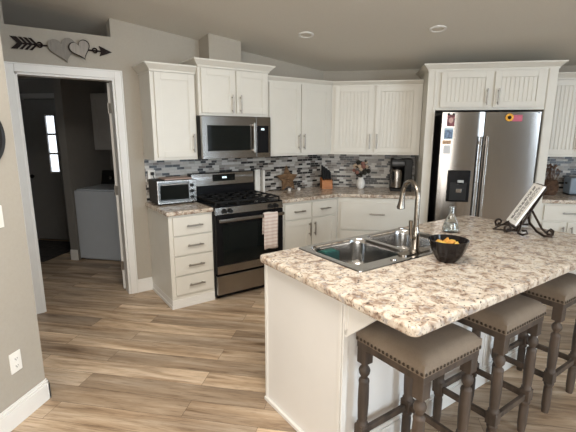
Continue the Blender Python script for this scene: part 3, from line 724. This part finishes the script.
# ------------------------------------------------------------------ sink: rim, two bowls, deck with holes
t = thing('kitchen_sink', 'stainless double bowl drop-in sink in the island top', 'sink', IU(0, 0), RA)
X0, X1, Y0, Y1 = .262, 1.197, -.555, -.030
def rrect(x0, x1, y0, y1, r, n=6):
    p = []
    for cx_, cy_, a0 in ((x1-r, y1-r, 0), (x0+r, y1-r, PI/2), (x0+r, y0+r, PI), (x1-r, y0+r, 1.5*PI)):
        for k in range(n+1): a_ = a0+k*PI/2/n; p.append((cx_+r*math.cos(a_), cy_+r*math.sin(a_)))
    return p
zr = HC+.006
bowls = [(X0+.035, .735, Y0+.080, Y1-.025, .185), (.765, X1-.035, Y0+.105, Y1-.025, .155)]
def rim():
    mb = MB(); b = mb.b
    def loop(pts, z): return [b.verts.new((x, y, z)) for x, y in pts]
    outer = loop(rrect(X0, X1, Y0, Y1, .02), zr); lo = loop(rrect(X0-.003, X1+.003, Y0-.003, Y1+.003, .021), HC+.0008)
    n = len(outer)
    for i in range(n): f = b.faces.new((outer[i], outer[(i+1) % n], lo[(i+1) % n], lo[i]))
    edges = []
    for i in range(n): edges.append(b.edges.get((outer[i], outer[(i+1) % n])))
    for x0, x1, y0, y1, dp_ in bowls:
        inn = loop(rrect(x0, x1, y0, y1, .085, 8), zr); k = len(inn)
        for i in range(k): edges.append(b.edges.new((inn[i], inn[(i+1) % k])))
    bmesh.ops.triangle_fill(b, use_beauty=True, use_dissolve=False, edges=edges)
    bmesh.ops.recalc_face_normals(b, faces=b.faces[:])
    return mb
o = obj('sink_rim', rim(), SINK, t)
for x0, x1, y0, y1, dp_ in bowls:
    mb = MB(); b = mb.b; prev = None
    prof = [(0, 0), (.004, -.006), (.008, -.03), (.014, -dp_*.7), (.022, -dp_*.9), (.045, -dp_*.985), (.08, -dp_)]
    for ins, dz in prof:
        cur = [b.verts.new((x, y, zr+dz)) for x, y in rrect(x0+ins, x1-ins, y0+ins, y1-ins, max(.085-ins*.6, .02), 8)]
        if prev:
            for i in range(len(cur)): f = b.faces.new((prev[i], prev[(i+1) % len(cur)], cur[(i+1) % len(cur)], cur[i])); f.smooth = True
        prev = cur
    b.faces.new(prev[::-1])
    bmesh.ops.recalc_face_normals(b, faces=b.faces[:])
    for f in b.faces: f.normal_flip()
    bw = obj('bowl', mb, SINK, t); cx_, cy_ = (x0+x1)/2, (y0+y1)/2
    obj('drain', MB().lathe([(.042, .001), (.042, .003), (.034, .003), (.030, -.001+.002), (.001, .0015)], (cx_, cy_, zr-dp_), 20), BLACKM, bw)
obj('hole_cap', MB().lathe([(.018, 0), (.017, .005), (.001, .006)], (.55, -.515, zr), 16), SINK, t)
obj('hole_cap', MB().lathe([(.018, 0), (.017, .005), (.001, .006)], (1.165, -.046, zr), 16), SINK, t)
# caddy in the left bowl
t = thing('sponge_caddy', 'dark teal sponge holder hanging inside the left sink bowl', 'caddy', IU(.40, .150, 0), RA)
mb = MB()
mb.box(-.055, .055, -.035, -.030, .835, .905, .002).box(-.055, .055, .030, .035, .835, .905, .002).box(-.055, -.050, -.035, .035, .835, .905).box(.050, .055, -.035, .035, .835, .905).box(-.055, .055, -.035, .035, .825, .835)
obj('holder', mb, TEAL, t); obj('sponge', MB().box(-.045, .045, -.024, .024, .836, .912, .008), simple('teal sponge', (.012, .07, .058), .9, noise=.3, nscale=80), t)
# faucet
FU, FV = .757, .488
t = thing('kitchen_faucet', 'tall gooseneck pull-down faucet at the sink', 'faucet', IU(FU, FV, zr), RA)
obj('base', MB().lathe([(.034, .0), (.034, .008), (.028, .014), (.024, .03), (.0225, .09), (.023, .12), (.019, .135), (.015, .15)], (0, 0, 0), 20), FAUC, t)
obj('deck_plate', MB().prism([(x, y, .0) for x, y in rrect(-.125, .125, -.030, .030, .029)], (0, 0, .007)), FAUC, t)
# spout arches towards the sink (away from the stools) and slightly left
dx, dy = .32, .947
pts = [(0, 0, .13), (0, 0, .29)]
for k in range(13):
    a_ = PI*k/12*1.0; rr_ = .078; pts.append((dx*(rr_-rr_*math.cos(a_)), dy*(rr_-rr_*math.cos(a_)), .320+rr_*math.sin(a_)))
ex, ey = pts[-1][0], pts[-1][1]
obj('spout', MB().tube(pts, [.015]*2+[.0135]*13, 14), FAUC, t)
obj('spray_head', MB().tube([(ex, ey, .325), (ex, ey+.003, .305), (ex, ey+.005, .275), (ex, ey+.008, .245), (ex, ey+.010, .232)], [.0145, .0165, .018, .022, .025], 16), FAUC, t)
obj('spray_nozzle', MB().lathe([(.021, -.006), (.021, 0)], (ex, ey+.0102, .231), 14), BLACKM, t)
mb = MB().tube([(0, 0, .085), (-.022, -.004, .09), (-.048, -.008, .105)], [.014, .014, .012], 12).tube([(-.044, -.007, .095), (-.052, -.008, .12), (-.058, -.009, .16), (-.060, -.010, .195)], [.012, .011, .010, .012], 12)
obj('lever_handle', mb, FAUC, t)
# bowl of snacks
t = thing('snack_bowl', 'glossy black fluted bowl holding yellow snacks on the island', 'bowl', IU(.788, .680, HC), RA)
mb = MB(); b = mb.b
prof = [(.045, 0), (.050, .004), (.056, .010), (.072, .035), (.088, .070), (.100, .112), (.104, .122), (.099, .122), (.084, .075), (.066, .036), (.045, .018), (.001, .015)]
mb.lathe(prof, (0, 0, 0), 48)
for v in b.verts:
    r_ = math.hypot(v.co.x, v.co.y)
    if .01 < v.co.z < .118 and r_ > .05:
        a_ = math.atan2(v.co.y, v.co.x); k = 1+.035*math.cos(12*a_); v.co.x *= k; v.co.y *= k
obj('bowl', mb, BOWLM, t)
random.seed(3)
sn = None
for k in range(9):
    a_ = k*2.4; r_ = .018+.045*math.sqrt(k/9)
    cx_, cy_ = r_*math.cos(a_), r_*math.sin(a_)
    mb = MB(); nn = 8; q = []
    Mx = Euler((random.uniform(-.8, .8), random.uniform(-.8, .8), random.uniform(0, 6))).to_matrix()
    mb.box(-.022, .022, -.015, .015, -.005, .005, .004)
    for v in mb.b.verts: v.co = Mx @ v.co
    zc = .090+.012*(1-k/9)
    o = obj('snack', mb, YEL if k % 3 else simple('golden brown snack', (.60, .30, .06), .6, noise=.3, nscale=60), None, None)
    o.location = Matrix.Rotation(RA, 4, 'Z') @ Vector((cx_, cy_, zc)) + Vector(IU(.788, .680, HC)); tag(o, 'small yellow wrapped snack in the black bowl', 'snack', 'snacks in the black bowl')
for k in range(14):
    a_ = k*2.4+1; r_ = .012+.050*math.sqrt(k/14)
    mb = MB(); mb.box(-.022, .022, -.017, .017, -.006, .006, .005)
    Mx = Euler((random.uniform(-.6, .6), random.uniform(-.6, .6), random.uniform(0, 6))).to_matrix()
    for v in mb.b.verts: v.co = Mx @ v.co
    o = obj('snack', mb, YEL); o.location = Matrix.Rotation(RA, 4, 'Z') @ Vector((r_*math.cos(a_), r_*math.sin(a_), .064+.008*(k % 2))) + Vector(IU(.788, .680, HC)); tag(o, 'small yellow wrapped snack in the black bowl', 'snack', 'snacks in the black bowl')
# glass bottle
t = thing('glass_bottle', 'small clear glass bottle behind the black bowl', 'bottle', (1.141, -2.30, HC))
obj('bottle', MB().lathe([(.052, 0), (.055, .01), (.055, .025), (.047, .06), (.034, .095), (.024, .115), (.016, .128), (.014, .165), (.019, .17), (.019, .182), (.015, .182), (.010, .165), (.012, .13), (.030, .095), (.043, .06), (.050, .025), (.049, .012), (.001, .008)], seg=28), GLASS, t)
obj('soap', MB().lathe([(.001, .0085), (.048, .0125), (.049, .025), (.042, .058), (.001, .058)], seg=24), LIQ, t)

# ------------------------------------------------------------------ recipe stand with book
t = thing('recipe_stand', 'dark scrolled iron easel stand on the island', 'stand', (1.60, -2.17, HC+.0025))
# plate leans to +x; lip at the bottom
def spiral(c, r0, r1, a0, turns, plane, n=26):
    P = []
    for k in range(n+1):
        u = k/n; a_ = a0+turns*2*PI*u; r_ = r0+(r1-r0)*u
        dx_, dz_ = r_*math.cos(a_), r_*math.sin(a_)
        P.append((c[0]+dx_*plane[0], c[1]+dx_*plane[1], c[2]+dz_))
    return P
mb = MB(); rr_ = .0075
for s_ in (-1, 1):
    y = s_*.085
    # leg: up from the front curl, along the back of the board, with a foot scroll
    P = [(-.10, y*1.2, .008), (-.06, y*1.1, .012), (-.02, y, .022), (.02, y*.9, .06), (.07, y*.75, .15), (.12, y*.6, .24), (.155, y*.5, .30)]
    mb.tube(P, rr_, 8)
    mb.tube(spiral((-.075, y*1.2, .033), .027, .009, -1.7, -1.1, (1, 0)), rr_, 8)
# scroll feet swinging forward to the near side
mb.tube([(.03, -.02, .10), (.02, -.06, .06), (-.01, -.12, .03), (-.03, -.16, .012), (-.015, -.20, .010), (.01, -.215, .024), (.0, -.205, .042), (-.018, -.19, .036)], rr_, 8)
mb.tube([(.06, -.02, .14), (.065, -.08, .07), (.09, -.15, .025), (.115, -.205, .010), (.15, -.225, .014), (.165, -.205, .034), (.15, -.185, .046), (.133, -.195, .034)], rr_*1.1, 8)
mb.tube([(.08, -.02, .17), (.11, -.06, .10), (.13, -.12, .04), (.155, -.16, .012), (.185, -.16, .012), (.195, -.14, .03), (.18, -.125, .042)], rr_, 8)
mb.tube([(.03, .02, .10), (.06, .08, .05), (.10, .14, .012), (.14, .15, .012)], rr_, 8)
mb.tube([(-.022, -.115, .030), (-.022, .115, .030)], rr_, 8)
mb.tube([(.07, -.066, .15), (.07, .066, .15)], rr_, 8); mb.tube([(.145, -.045, .28), (.145, .045, .28)], rr_, 8)
obj('scroll_frame', mb, BRONZE, t)
# flat lip that reaches out to the left of the page
mb = MB().tube([(-.15, -.03, .006), (-.09, .0, .030), (-.03, .03, .055)], .0055, 8).tube([(-.15, -.03, .006), (-.05, -.07, .008), (.0, -.09, .012)], .0055, 8)
obj('front_lip', mb, BRONZE, t)
bk = thing('recipe_book', 'white booklet page with dark writing on the iron stand', 'book', (1.60-.018, -2.17, HC+.045))
ang = math.atan2(.165, .29)
Mb = Matrix.Rotation(ang, 3, 'Y')
def leaned(mb):
    for v in mb.b.verts: v.co = Mb @ v.co
    return mb
obj('pages', leaned(MB().box(-.016, -.002, -.088, .088, 0, .318, .002)), BOOKP, bk)
obj('back_cover', leaned(MB().box(-.002, .002, -.091, .091, -.002, .328)), BRONZE, bk)
random.seed(11)
for rows in ((2, 3), (5, 6, 7)):
    mb = MB()
    for r_ in rows:
        y = .070-.0170*r_; z = .03; thk = .0042 if r_ < 4 else .0022
        while z < .285:
            l_ = random.uniform(.012, .04); mb.box(-.0175, -.0162, y-thk, y+thk, z, min(z+l_, .30)); z += l_+random.uniform(.006, .014)
    obj('writing', leaned(mb), INK, bk)

# ------------------------------------------------------------------ stools
SW = .386; SV = .366
def seat_mesh():
    mb = MB(); b = mb.b; n = 18; V = {}
    for i in range(n+1):
        for j in range(n+1):
            x = -1+2*i/n; y = -1+2*j/n
            fx_ = (1-abs(x)**5)*(1-abs(y)**5)
            V[i, j] = b.verts.new((x*SW/2, y*SV/2, .734+.034*(max(fx_, 0)**.42)))
    for i in range(n):
        for j in range(n): b.faces.new((V[i, j], V[i+1, j], V[i+1, j+1], V[i, j+1]))
    per = [V[i, 0] for i in range(n)]+[V[n, j] for j in range(n)]+[V[i, n] for i in range(n, 0, -1)]+[V[0, j] for j in range(n, 0, -1)]
    lo = [b.verts.new((v.co.x, v.co.y, .685)) for v in per]
    for k in range(len(per)): b.faces.new((per[k], lo[k], lo[(k+1) % len(per)], per[(k+1) % len(per)]))
    b.faces.new(lo)
    bmesh.ops.recalc_face_normals(b, faces=b.faces[:])
    for f in b.faces: f.smooth = len(f.verts) == 4
    return mb
def leg_mesh(x, y):
    mb = MB().box(x-.027, x+.027, y-.027, y+.027, .560, .664, .003)
    mb.lathe([(.022, .562), (.016, .555), (.015, .546), (.024, .536), (.029, .524), (.026, .508), (.016, .492), (.015, .487), (.025, .478), (.027, .469), (.025, .460), (.0265, .43), (.0275, .36), (.0245, .285), (.022, .268), (.028, .262), (.028, .250)], (x, y, 0), 18)
    mb.box(x-.028, x+.028, y-.028, y+.028, .190, .252, .004)
    mb.lathe([(.022, .191), (.028, .184), (.028, .174), (.021, .165), (.025, .15), (.0245, .05), (.019, .0)], (x, y, 0), 18)
    for v in mb.b.verts:
        v.co.z *= .684/.664; v.co.x = x+(v.co.x-x)*.93; v.co.y = y+(v.co.y-y)*.93
    return mb
def make_stool(label, loc, rz):
    t = thing('bar_stool', label, 'stool', loc, rz, 'counter stools along the island')
    obj('seat_cushion', seat_mesh(), FABRIC, t)
    hx_, hy_ = SW/2, SV/2
    obj('apron', MB().box(-hx_+.004, hx_-.004, -hy_+.004, hy_-.004, .652, .6845, .003), STOOLW, t)
    mb = MB(); nx_ = 17
    for k in range(nx_):
        q = -1+2*(k+.5)/nx_
        for s_ in (-1, 1):
            mb.ball((q*hx_, s_*(hy_+.001), .697), .0078, (1, .6, 1), 8); mb.ball((s_*(hx_+.001), q*hy_, .697), .0078, (.6, 1, 1), 8)
    obj('nailhead_trim', mb, NAIL, t)
    lx, ly = hx_-.031, hy_-.031
    for sx, sy in ((-1, -1), (1, -1), (1, 1), (-1, 1)): obj('leg', leg_mesh(sx*lx, sy*ly), STOOLW, t)
    for s_ in (-1, 1):
        obj('stretcher', MB().box(-lx+.02, lx-.02, s_*ly-.010, s_*ly+.010, .205, .236, .003), STOOLW, t)
        obj('stretcher', MB().box(s_*lx-.010, s_*lx+.010, -ly+.02, ly-.02, .205, .236, .003), STOOLW, t)
    return t
def copy_tree(o, parent=None):
    c = o.copy(); COL.objects.link(c); c.parent = parent
    for ch in list(o.children): copy_tree(ch, c)
    return c
st = make_stool('taupe nailhead stool under the near corner of the island top, nearest the camera', IU(.275, .905), RA)
c2 = copy_tree(st); c2.location = IU(.865, .905); c2['label'] = 'middle taupe nailhead stool of the three along the island'
c3 = copy_tree(st); c3.location = IU(1.465, .905); c3['label'] = 'taupe nailhead stool at the right edge, farthest along the island'

# ------------------------------------------------------------------ things on the counters
# toaster oven
t = thing('toaster_oven', 'silver toaster oven with a glass door left of the range', 'toaster oven', AA(2.015, .09, HC), RA)
hw_ = .192
obj('body', MB().box(-hw_, hw_, -.20, .06, .014, .232, .008), BLACKM, t)
obj('front_frame', MB().box(-hw_, hw_, -.212, -.2005, .014, .232, .004), STEEL, t)
dr = obj('door', MB().box(-hw_+.012, .118, -.217, -.2125, .028, .220, .003), simple('dark toaster steel', (.20, .195, .185), .3, 1), t)
obj('door_glass', MB().box(-hw_+.024, .108, -.219, -.2172, .048, .188, .002), BGLASS, dr)
obj('handle', MB().tube([(-hw_+.04, -.238, .198), (.09, -.238, .198)], .006, 8).tube([(-hw_+.05, -.217, .198), (-hw_+.05, -.238, .198)], .004, 8).tube([(.08, -.217, .198), (.08, -.238, .198)], .004, 8), NICKEL, dr)
for z in (.065, .12, .178): obj('knob', MB().lathe([(.001, -.236), (.015, -.235), (.018, -.2128)], (.145, 0, z), 14, 'Y'), BLACKM, t)
for x in (-.16, .16):
    for y in (-.18, .04): obj('foot', MB().lathe([(.011, 0), (.012, .014)], (x, y, 0), 10), BLACKM, t)
# board on the toaster? a tan cutting board lies on its top
o = obj('cutting_board', MB().box(-.10, .17, -.16, .03, 0, .012, .003), simple('pinkish tan board', (.42, .30, .25), .6), None, AA(2.015, .09, HC+.2325), RA)
tag(o, 'thin tan board lying on top of the toaster oven', 'cutting board')
def outlet(name, loc, rz, label, gangs=1):
    t = thing(name, label, 'outlet', loc, rz)
    obj('cover_plate', MB().box(-.036, .036, -.007, 0, -.058, .058, .003), WPLAS, t)
    for z in (-.021, .021):
        s_ = obj('socket', MB().box(-.015, .015, -.0095, -.007, z-.013, z+.013, .002), WPLAS, t)
        obj('slot', MB().box(-.008, -.005, -.0102, -.0094, z-.005, z+.005).box(.005, .008, -.0102, -.0094, z-.004, z+.004).box(-.002, .002, -.0102, -.0094, z-.011, z-.007), simple('dark slot', (.1, .09, .08), .6), s_)
    return t
outlet('wall_outlet', AA(2.165, .0085, 1.17), RA, 'outlet with a black plug on the mosaic above the toaster oven')
o = obj('power_plug', MB().box(-.014, .014, -.045, -.0105, -.014, .014, .004).tube([(0, -.04, -.01), (.01, -.05, -.05), (.03, -.045, -.10)], .004, 8), BLACKM, None, AA(2.165, .0085, 1.195), RA)
tag(o, 'black plug in the outlet above the toaster oven', 'plug')
outlet('wall_outlet', (LX+.0005, -3.518, .357), PI/2, 'white outlet on the near left wall above the baseboard')
t = thing('light_switch', 'white light switch on the near left wall, cut by the picture edge', 'switch', (LX+.0005, -3.507, 1.165), PI/2)
obj('cover_plate', MB().box(-.036, .036, -.007, 0, -.058, .058, .003), WPLAS, t); obj('rocker', MB().box(-.016, .016, -.010, -.007, -.033, .033, .002), WPLAS, t)
# round black framed mirror on the near left wall
t = thing('wall_clock', 'round black-rimmed wall piece on the near left wall, cut by the picture edge', 'clock', (LX+.001, -3.572, 1.575), PI/2)
obj('frame', MB().lathe([(.148, 0), (.165, -.004), (.168, -.018), (.158, -.028), (.145, -.022), (.142, -.008), (.142, 0)], seg=48, axis='Y'), BLACKM, t)
obj('face', MB().lathe([(.143, 0), (.143, -.008), (.001, -.008)], seg=40, axis='Y'), simple('grey brown clock face', (.22, .20, .18), .5), t)
# white boards standing beside the range
t = thing('white_cutting_board', 'white board standing on edge against the mosaic right of the range', 'cutting board', AA(.965, .05, HC), RA)
obj('board', MB().box(-.055, .012, -.012, .012, 0, .265, .004), simple('white poly board', (.72, .70, .65), .5), t)
t2 = thing('white_cutting_board', 'thinner white board upright beside the wider one right of the range', 'cutting board', AA(.925, .06, HC), RA)
obj('board', MB().box(-.006, .018, -.03, .03, 0, .255, .003), simple('white poly board two', (.74, .72, .68), .5), t2)
# wooden star
def star(R, r_, n=5, rot=PI/2):
    return [((R if k % 2 == 0 else r_)*math.cos(rot+k*PI/n), (R if k % 2 == 0 else r_)*math.sin(rot+k*PI/n)) for k in range(2*n)]
t = thing('wooden_star', 'rustic brown wooden star leaning on the mosaic right of the range', 'decoration', AA(.585, .105, HC+.003), RA)
sp = star(.158, .076)
mb = MB(); zc = .129; tilt = .16
mb.prism([(x, 0, z+zc) for x, z in sp], (0, .016, 0))
b = mb.b
for k in range(5):
    a_ = PI/2+k*2*PI/5; mb.tube([(0, -.004, zc), (.150*math.cos(a_), -.002, zc+.150*math.sin(a_))], [.010, .003], 6)
for v in b.verts: v.co.y += v.co.z*tilt
obj('star', mb, STARW, t)
# small candle jars in front of the star
for k, (tt, nn) in enumerate(((.60, .14), (.47, .15))):
    o = obj('tealight_holder', MB().lathe([(.018, 0), (.020, .004), (.021, .028), (.018, .028), (.017, .010), (.001, .008)], seg=16), CERAM, None, AA(tt, nn, HC)); tag(o, ['small white candle cup in front of the star, left', 'small white candle cup in front of the star, right'][k], 'candle holder')
# knife block
t = thing('knife_block', 'orange wooden block of black-handled knives in the corner', 'knife block', (.085, -.21, HC), math.radians(20))
obj('block', MB().hexa([(-.065, -.05, 0), (.065, -.05, 0), (.065, .06, 0), (-.065, .06, 0), (-.065, -.035, .10), (.065, -.035, .10), (.065, .075, .13), (-.065, .075, .13)]), ORANGEW, t)
k = 0
for y_, zb in ((-.015, .105), (.02, .115), (.055, .124)):
    for x_ in (-.042, -.014, .014, .042):
        k += 1; hh = .095+.020*((k*7) % 4)
        kn = obj('kitchen_knife', MB().box(-.009, .009, -.006, .006, .003, hh, .003).box(-.006, .006, -.0012, .0012, -.004, .005), KBLADE)
        Mw = Matrix.Translation((.085, -.21, HC)) @ Matrix.Rotation(math.radians(20), 4, 'Z')
        kn.matrix_world = Mw @ Matrix.Translation((x_, y_, zb+.004)) @ Matrix.Rotation(-.14, 4, 'X')
        tag(kn, 'black-handled knife standing in the orange wooden block', 'knife', 'knives in the wooden block')
# vase of flowers
t = thing('flower_vase', 'ribbed white ceramic vase in the corner holding dried flowers', 'vase', (.50, -.13, HC))
mb = MB().lathe([(.034, 0), (.040, .006), (.052, .03), (.056, .06), (.048, .095), (.034, .118), (.031, .128), (.038, .140), (.034, .140), (.027, .128), (.040, .09), (.045, .05), (.001, .02)], seg=36)
for v in mb.b.verts:
    if .02 < v.co.z < .11:
        a_ = math.atan2(v.co.y, v.co.x); v.co.x *= 1+.03*math.cos(9*a_); v.co.y *= 1+.03*math.cos(9*a_)
obj('vase', mb, CERAM, t)
bq = thing('dried_bouquet', 'cream and dusky dried flowers with dark leaves in the white vase', 'flowers', (.50, -.13, HC+.145))
random.seed(5)
fl = [(-.070, .00, .13), (-.045, -.04, .055), (.0, -.05, .095), (.045, -.04, .05), (.070, .0, .12), (.02, -.02, .165), (-.035, .01, .175), (.055, .02, .175), (-.085, .02, .075), (.090, .01, .07), (.0, .03, .12), (-.02, -.05, .13), (.03, -.055, .13)]
mb = MB()
for x, y, z in fl: mb.tube([(0, 0, -.05), (x*.4, y*.4, z*.4), (x, y, z)], .0022, 6)
obj('stems', mb, LEAFM, bq)
for i, (x, y, z) in enumerate(fl):
    mb = MB(); r_ = .021 if i % 3 else .026
    for q in range(7):
        a_ = q*2*PI/7; mb.ball((x+r_*.62*math.cos(a_), y-.004, z+r_*.62*math.sin(a_)), r_*.5, (1, .7, 1), 8)
    mb.ball((x, y-.01, z), r_*.5, (1, 1, 1), 8)
    obj('flower', mb, (FLW, FLP, LEAFM)[(0, 1, 0, 2, 0, 1, 2, 0, 1, 2, 1, 0, 1)[i]], bq)
mb = MB()
for k in range(46):
    a_ = random.uniform(0, 2*PI); r_ = random.uniform(.02, .10); z = random.uniform(.0, .20)
    c = Vector((r_*math.cos(a_), r_*math.sin(a_)*.5, z)); q = Euler((random.uniform(0, 3), random.uniform(0, 3), random.uniform(0, 3))).to_matrix()
    P = [c+q @ Vector(p_) for p_ in ((-.022, 0, 0), (0, -.009, .003), (.022, 0, 0), (0, .009, .003))]
    mb.prism(P, q @ Vector((0, 0, .0015)))
obj('leaves', mb, LEAFM, bq)
# coffee maker
t = thing('coffee_maker', 'black and steel coffee maker beside the refrigerator cabinet', 'coffee maker', (.945, -.20, HC))
obj('base', MB().box(-.095, .145, -.12, .13, 0, .028, .006), BLACKM, t)
obj('reservoir', MB().box(.055, .145, -.10, .13, .028, .375, .008), BLACKM, t)
obj('brew_head', MB().box(-.095, .055, -.11, .13, .285, .375, .012), BLACKM, t)
obj('back_column', MB().box(-.095, .055, .07, .13, .028, .285, .003), BLACKM, t)
cf = obj('carafe', MB().lathe([(.060, .030), (.074, .04), (.078, .10), (.078, .21), (.068, .250), (.054, .266), (.001, .268)], (-.022, -.035, 0), 28), STEEL, t)
obj('carafe_handle', MB().tube([(-.06, -.075, .24), (-.075, -.105, .22), (-.078, -.112, .15), (-.058, -.082, .08)], .008, 8), BLACKM, cf)
obj('lid', MB().lathe([(.058, .262), (.050, .280), (.001, .284)], (-.022, -.025, 0), 24), BLACKM, cf)
obj('control_band', MB().box(-.088, .05, -.1125, -.1105, .315, .345, .001), simple('dark control band', (.05, .05, .05), .35), t)
obj('top_lid', MB().lathe([(.045, .375), (.040, .388), (.001, .392)], (-.02, .0, 0), 20), simple('grey lid', (.30, .30, .30), .3), t)
# items on the right counter
t = thing('toaster', 'blue grey toaster on the counter right of the refrigerator', 'toaster', (2.93, -.20, HC))
obj('body', MB().box(-.15, .15, -.085, .085, .012, .195, .022), BLUEG, t)
obj('base', MB().box(-.145, .145, -.08, .08, 0, .014, .004), BLACKM, t)
obj('slot', MB().box(-.11, .11, -.045, -.015, .194, .197).box(-.11, .11, .015, .045, .194, .197), BLACKM, t)
obj('lever', MB().box(-.165, -.148, -.012, .012, .12, .14, .003), BLACKM, t)
t = thing('twig_basket', 'dark woven twig basket with brown stems by the refrigerator panel', 'basket', (2.585, -.26, HC))
random.seed(21)
mb = MB()
for k in range(9):
    z = .012+k*.018; r_ = .062+.018*math.sin(k/8*PI)
    mb.tube([(r_*math.cos(a_*PI/10), r_*math.sin(a_*PI/10), z+.003*math.sin(a_*3)) for a_ in range(20)], .0085, 6, True)
mb.lathe([(.06, 0), (.06, .008)], seg=20)
obj('basket', mb, TWIG, t)
mb = MB()
for k in range(22):
    a_ = random.uniform(0, 2*PI); r_ = random.uniform(.03, .085); z = random.uniform(.22, .33)
    mb.tube([(.02*math.cos(a_), .02*math.sin(a_), .02), (.6*r_*math.cos(a_), .6*r_*math.sin(a_), z*.6), (r_*math.cos(a_+.4), r_*math.sin(a_+.4), z)], .003, 5)
    mb.ball((r_*math.cos(a_+.4), r_*math.sin(a_+.4), z), random.uniform(.008, .016), seg=8)
obj('dried_stems', mb, TWIG, t)

# ------------------------------------------------------------------ arrow and hearts over the door
t = thing('heart_arrow_sign', 'dark wooden arrow through two grey wooden hearts above the laundry door', 'wall decoration', AA(2.812, .001, 2.288), RA)
# local x right, z up ; sign is 0.73 long
tilt_ = 0.0
mb = MB().box(-.335, .345, -.012, -.004, -.006, .006)
obj('shaft', mb, DARKW, t)
mb = MB(); 
for k in range(4):
    x = -.338+k*.034 if k < 3 else -.236
    for s_ in (-1, 1):
        wd_ = .040 if k == 0 else .017
        mb.prism([(x+.036-wd_*1.0, -.018, 0), (x-.004-wd_*1.0-.006, -.018, s_*.046), (x-.006, -.018, s_*.046), (x+.036, -.018, 0)], (0, .012, 0))
obj('fletching', mb, DARKW, t)
obj('arrowhead', MB().prism([(.365, -.020, 0), (.262, -.020, .042), (.278, -.020, 0), (.262, -.020, -.042)], (0, .014, 0)), DARKW, t)
for x in (-.188, .225): obj('ring', MB().tube([(x+.018*math.cos(k*PI/8), -.022, .018*math.sin(k*PI/8)) for k in range(16)], .006, 8, True), DARKW, t)
def heart(cx_, cz_, s_, rot, y0, th_):
    P = []
    for k in range(40):
        a_ = k*2*PI/40; x = 16*math.sin(a_)**3; z = 13*math.cos(a_)-5*math.cos(2*a_)-2*math.cos(3*a_)-math.cos(4*a_)
        x *= s_/17; z *= s_/17
        P.append((cx_+x*math.cos(rot)-z*math.sin(rot), y0, cz_+x*math.sin(rot)+z*math.cos(rot)))
    return MB().prism(P, (0, th_, 0))
obj('heart', heart(-.024, -.012, .112, .22, -.034, .014), GREYW, t)
o = obj('heart', heart(.105, -.004, .092, .36, -.052, .010), DARKW, t)
o2 = obj('heart_face', heart(.105, -.004, .082, .36, -.056, .006), GREYW2, o)

# ------------------------------------------------------------------ recessed downlights
sl = math.atan(-.146)
for k, (x, y) in enumerate(((-.055, -1.178), (1.128, -1.195))):
    t = thing('recessed_downlight', ['left recessed ceiling light, unlit, above the corner counter', 'right recessed ceiling light, unlit, before the refrigerator'][k], 'ceiling light', (x, y, ceil_z(y)-.001))
    t.rotation_euler = (sl, 0, 0)
    obj('trim_ring', MB().lathe([(.075, 0), (.073, -.008), (.055, -.010), (.052, -.004), (.052, 0)], seg=32), TRIM, t)
    obj('lens', MB().lathe([(.052, 0), (.052, -.004), (.001, -.005)], seg=28), LENS, t)

# ------------------------------------------------------------------ laundry room contents
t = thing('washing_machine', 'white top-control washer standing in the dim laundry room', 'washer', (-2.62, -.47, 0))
obj('body', MB().box(-.355, .355, -.34, .34, .02, .885, .01).box(-.32, .32, -.30, .30, 0, .02), DIMWHITE, t)
obj('lid', MB().box(-.33, .33, -.32, .20, .886, .902, .005), DIMWHITE, t)
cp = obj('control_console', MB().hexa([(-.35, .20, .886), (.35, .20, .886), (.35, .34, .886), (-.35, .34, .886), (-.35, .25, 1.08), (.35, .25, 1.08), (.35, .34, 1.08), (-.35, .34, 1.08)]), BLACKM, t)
for x in (-.2, .02, .12, .24): obj('knob', MB().lathe([(.001, .19), (.024, .192), (.028, .235)], (x, 0, .99), 14, 'Y'), STEEL, cp)
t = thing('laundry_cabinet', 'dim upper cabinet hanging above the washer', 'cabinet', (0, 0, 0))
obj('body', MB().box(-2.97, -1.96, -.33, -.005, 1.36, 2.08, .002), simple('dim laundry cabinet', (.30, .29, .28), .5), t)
front(t, 'door', -2.96, -2.47, 1.37, 2.07, -.33, 'shaker', None, simple('dimmed laundry cabinet door', (.34, .33, .32), .5)); front(t, 'door', -2.46, -1.97, 1.37, 2.07, -.33, 'shaker', None, simple('dimmed laundry cabinet door two', (.34, .33, .32), .5))  # door grey carries the dimness of the laundry, like the cabinet body
o = obj('door_mat', MB().box(-4.25, -3.35, -1.0, -.10, .001, .012, .003), RUG); tag(o, 'dark patterned mat on the laundry floor by the outside door', 'mat')
o = obj('wall_hook_box', MB().box(-5.0+.001, -4.96, -.6, -.45, 1.2, 1.5, .004), BLACKM); tag(o, 'small dark box on the laundry wall', 'box')
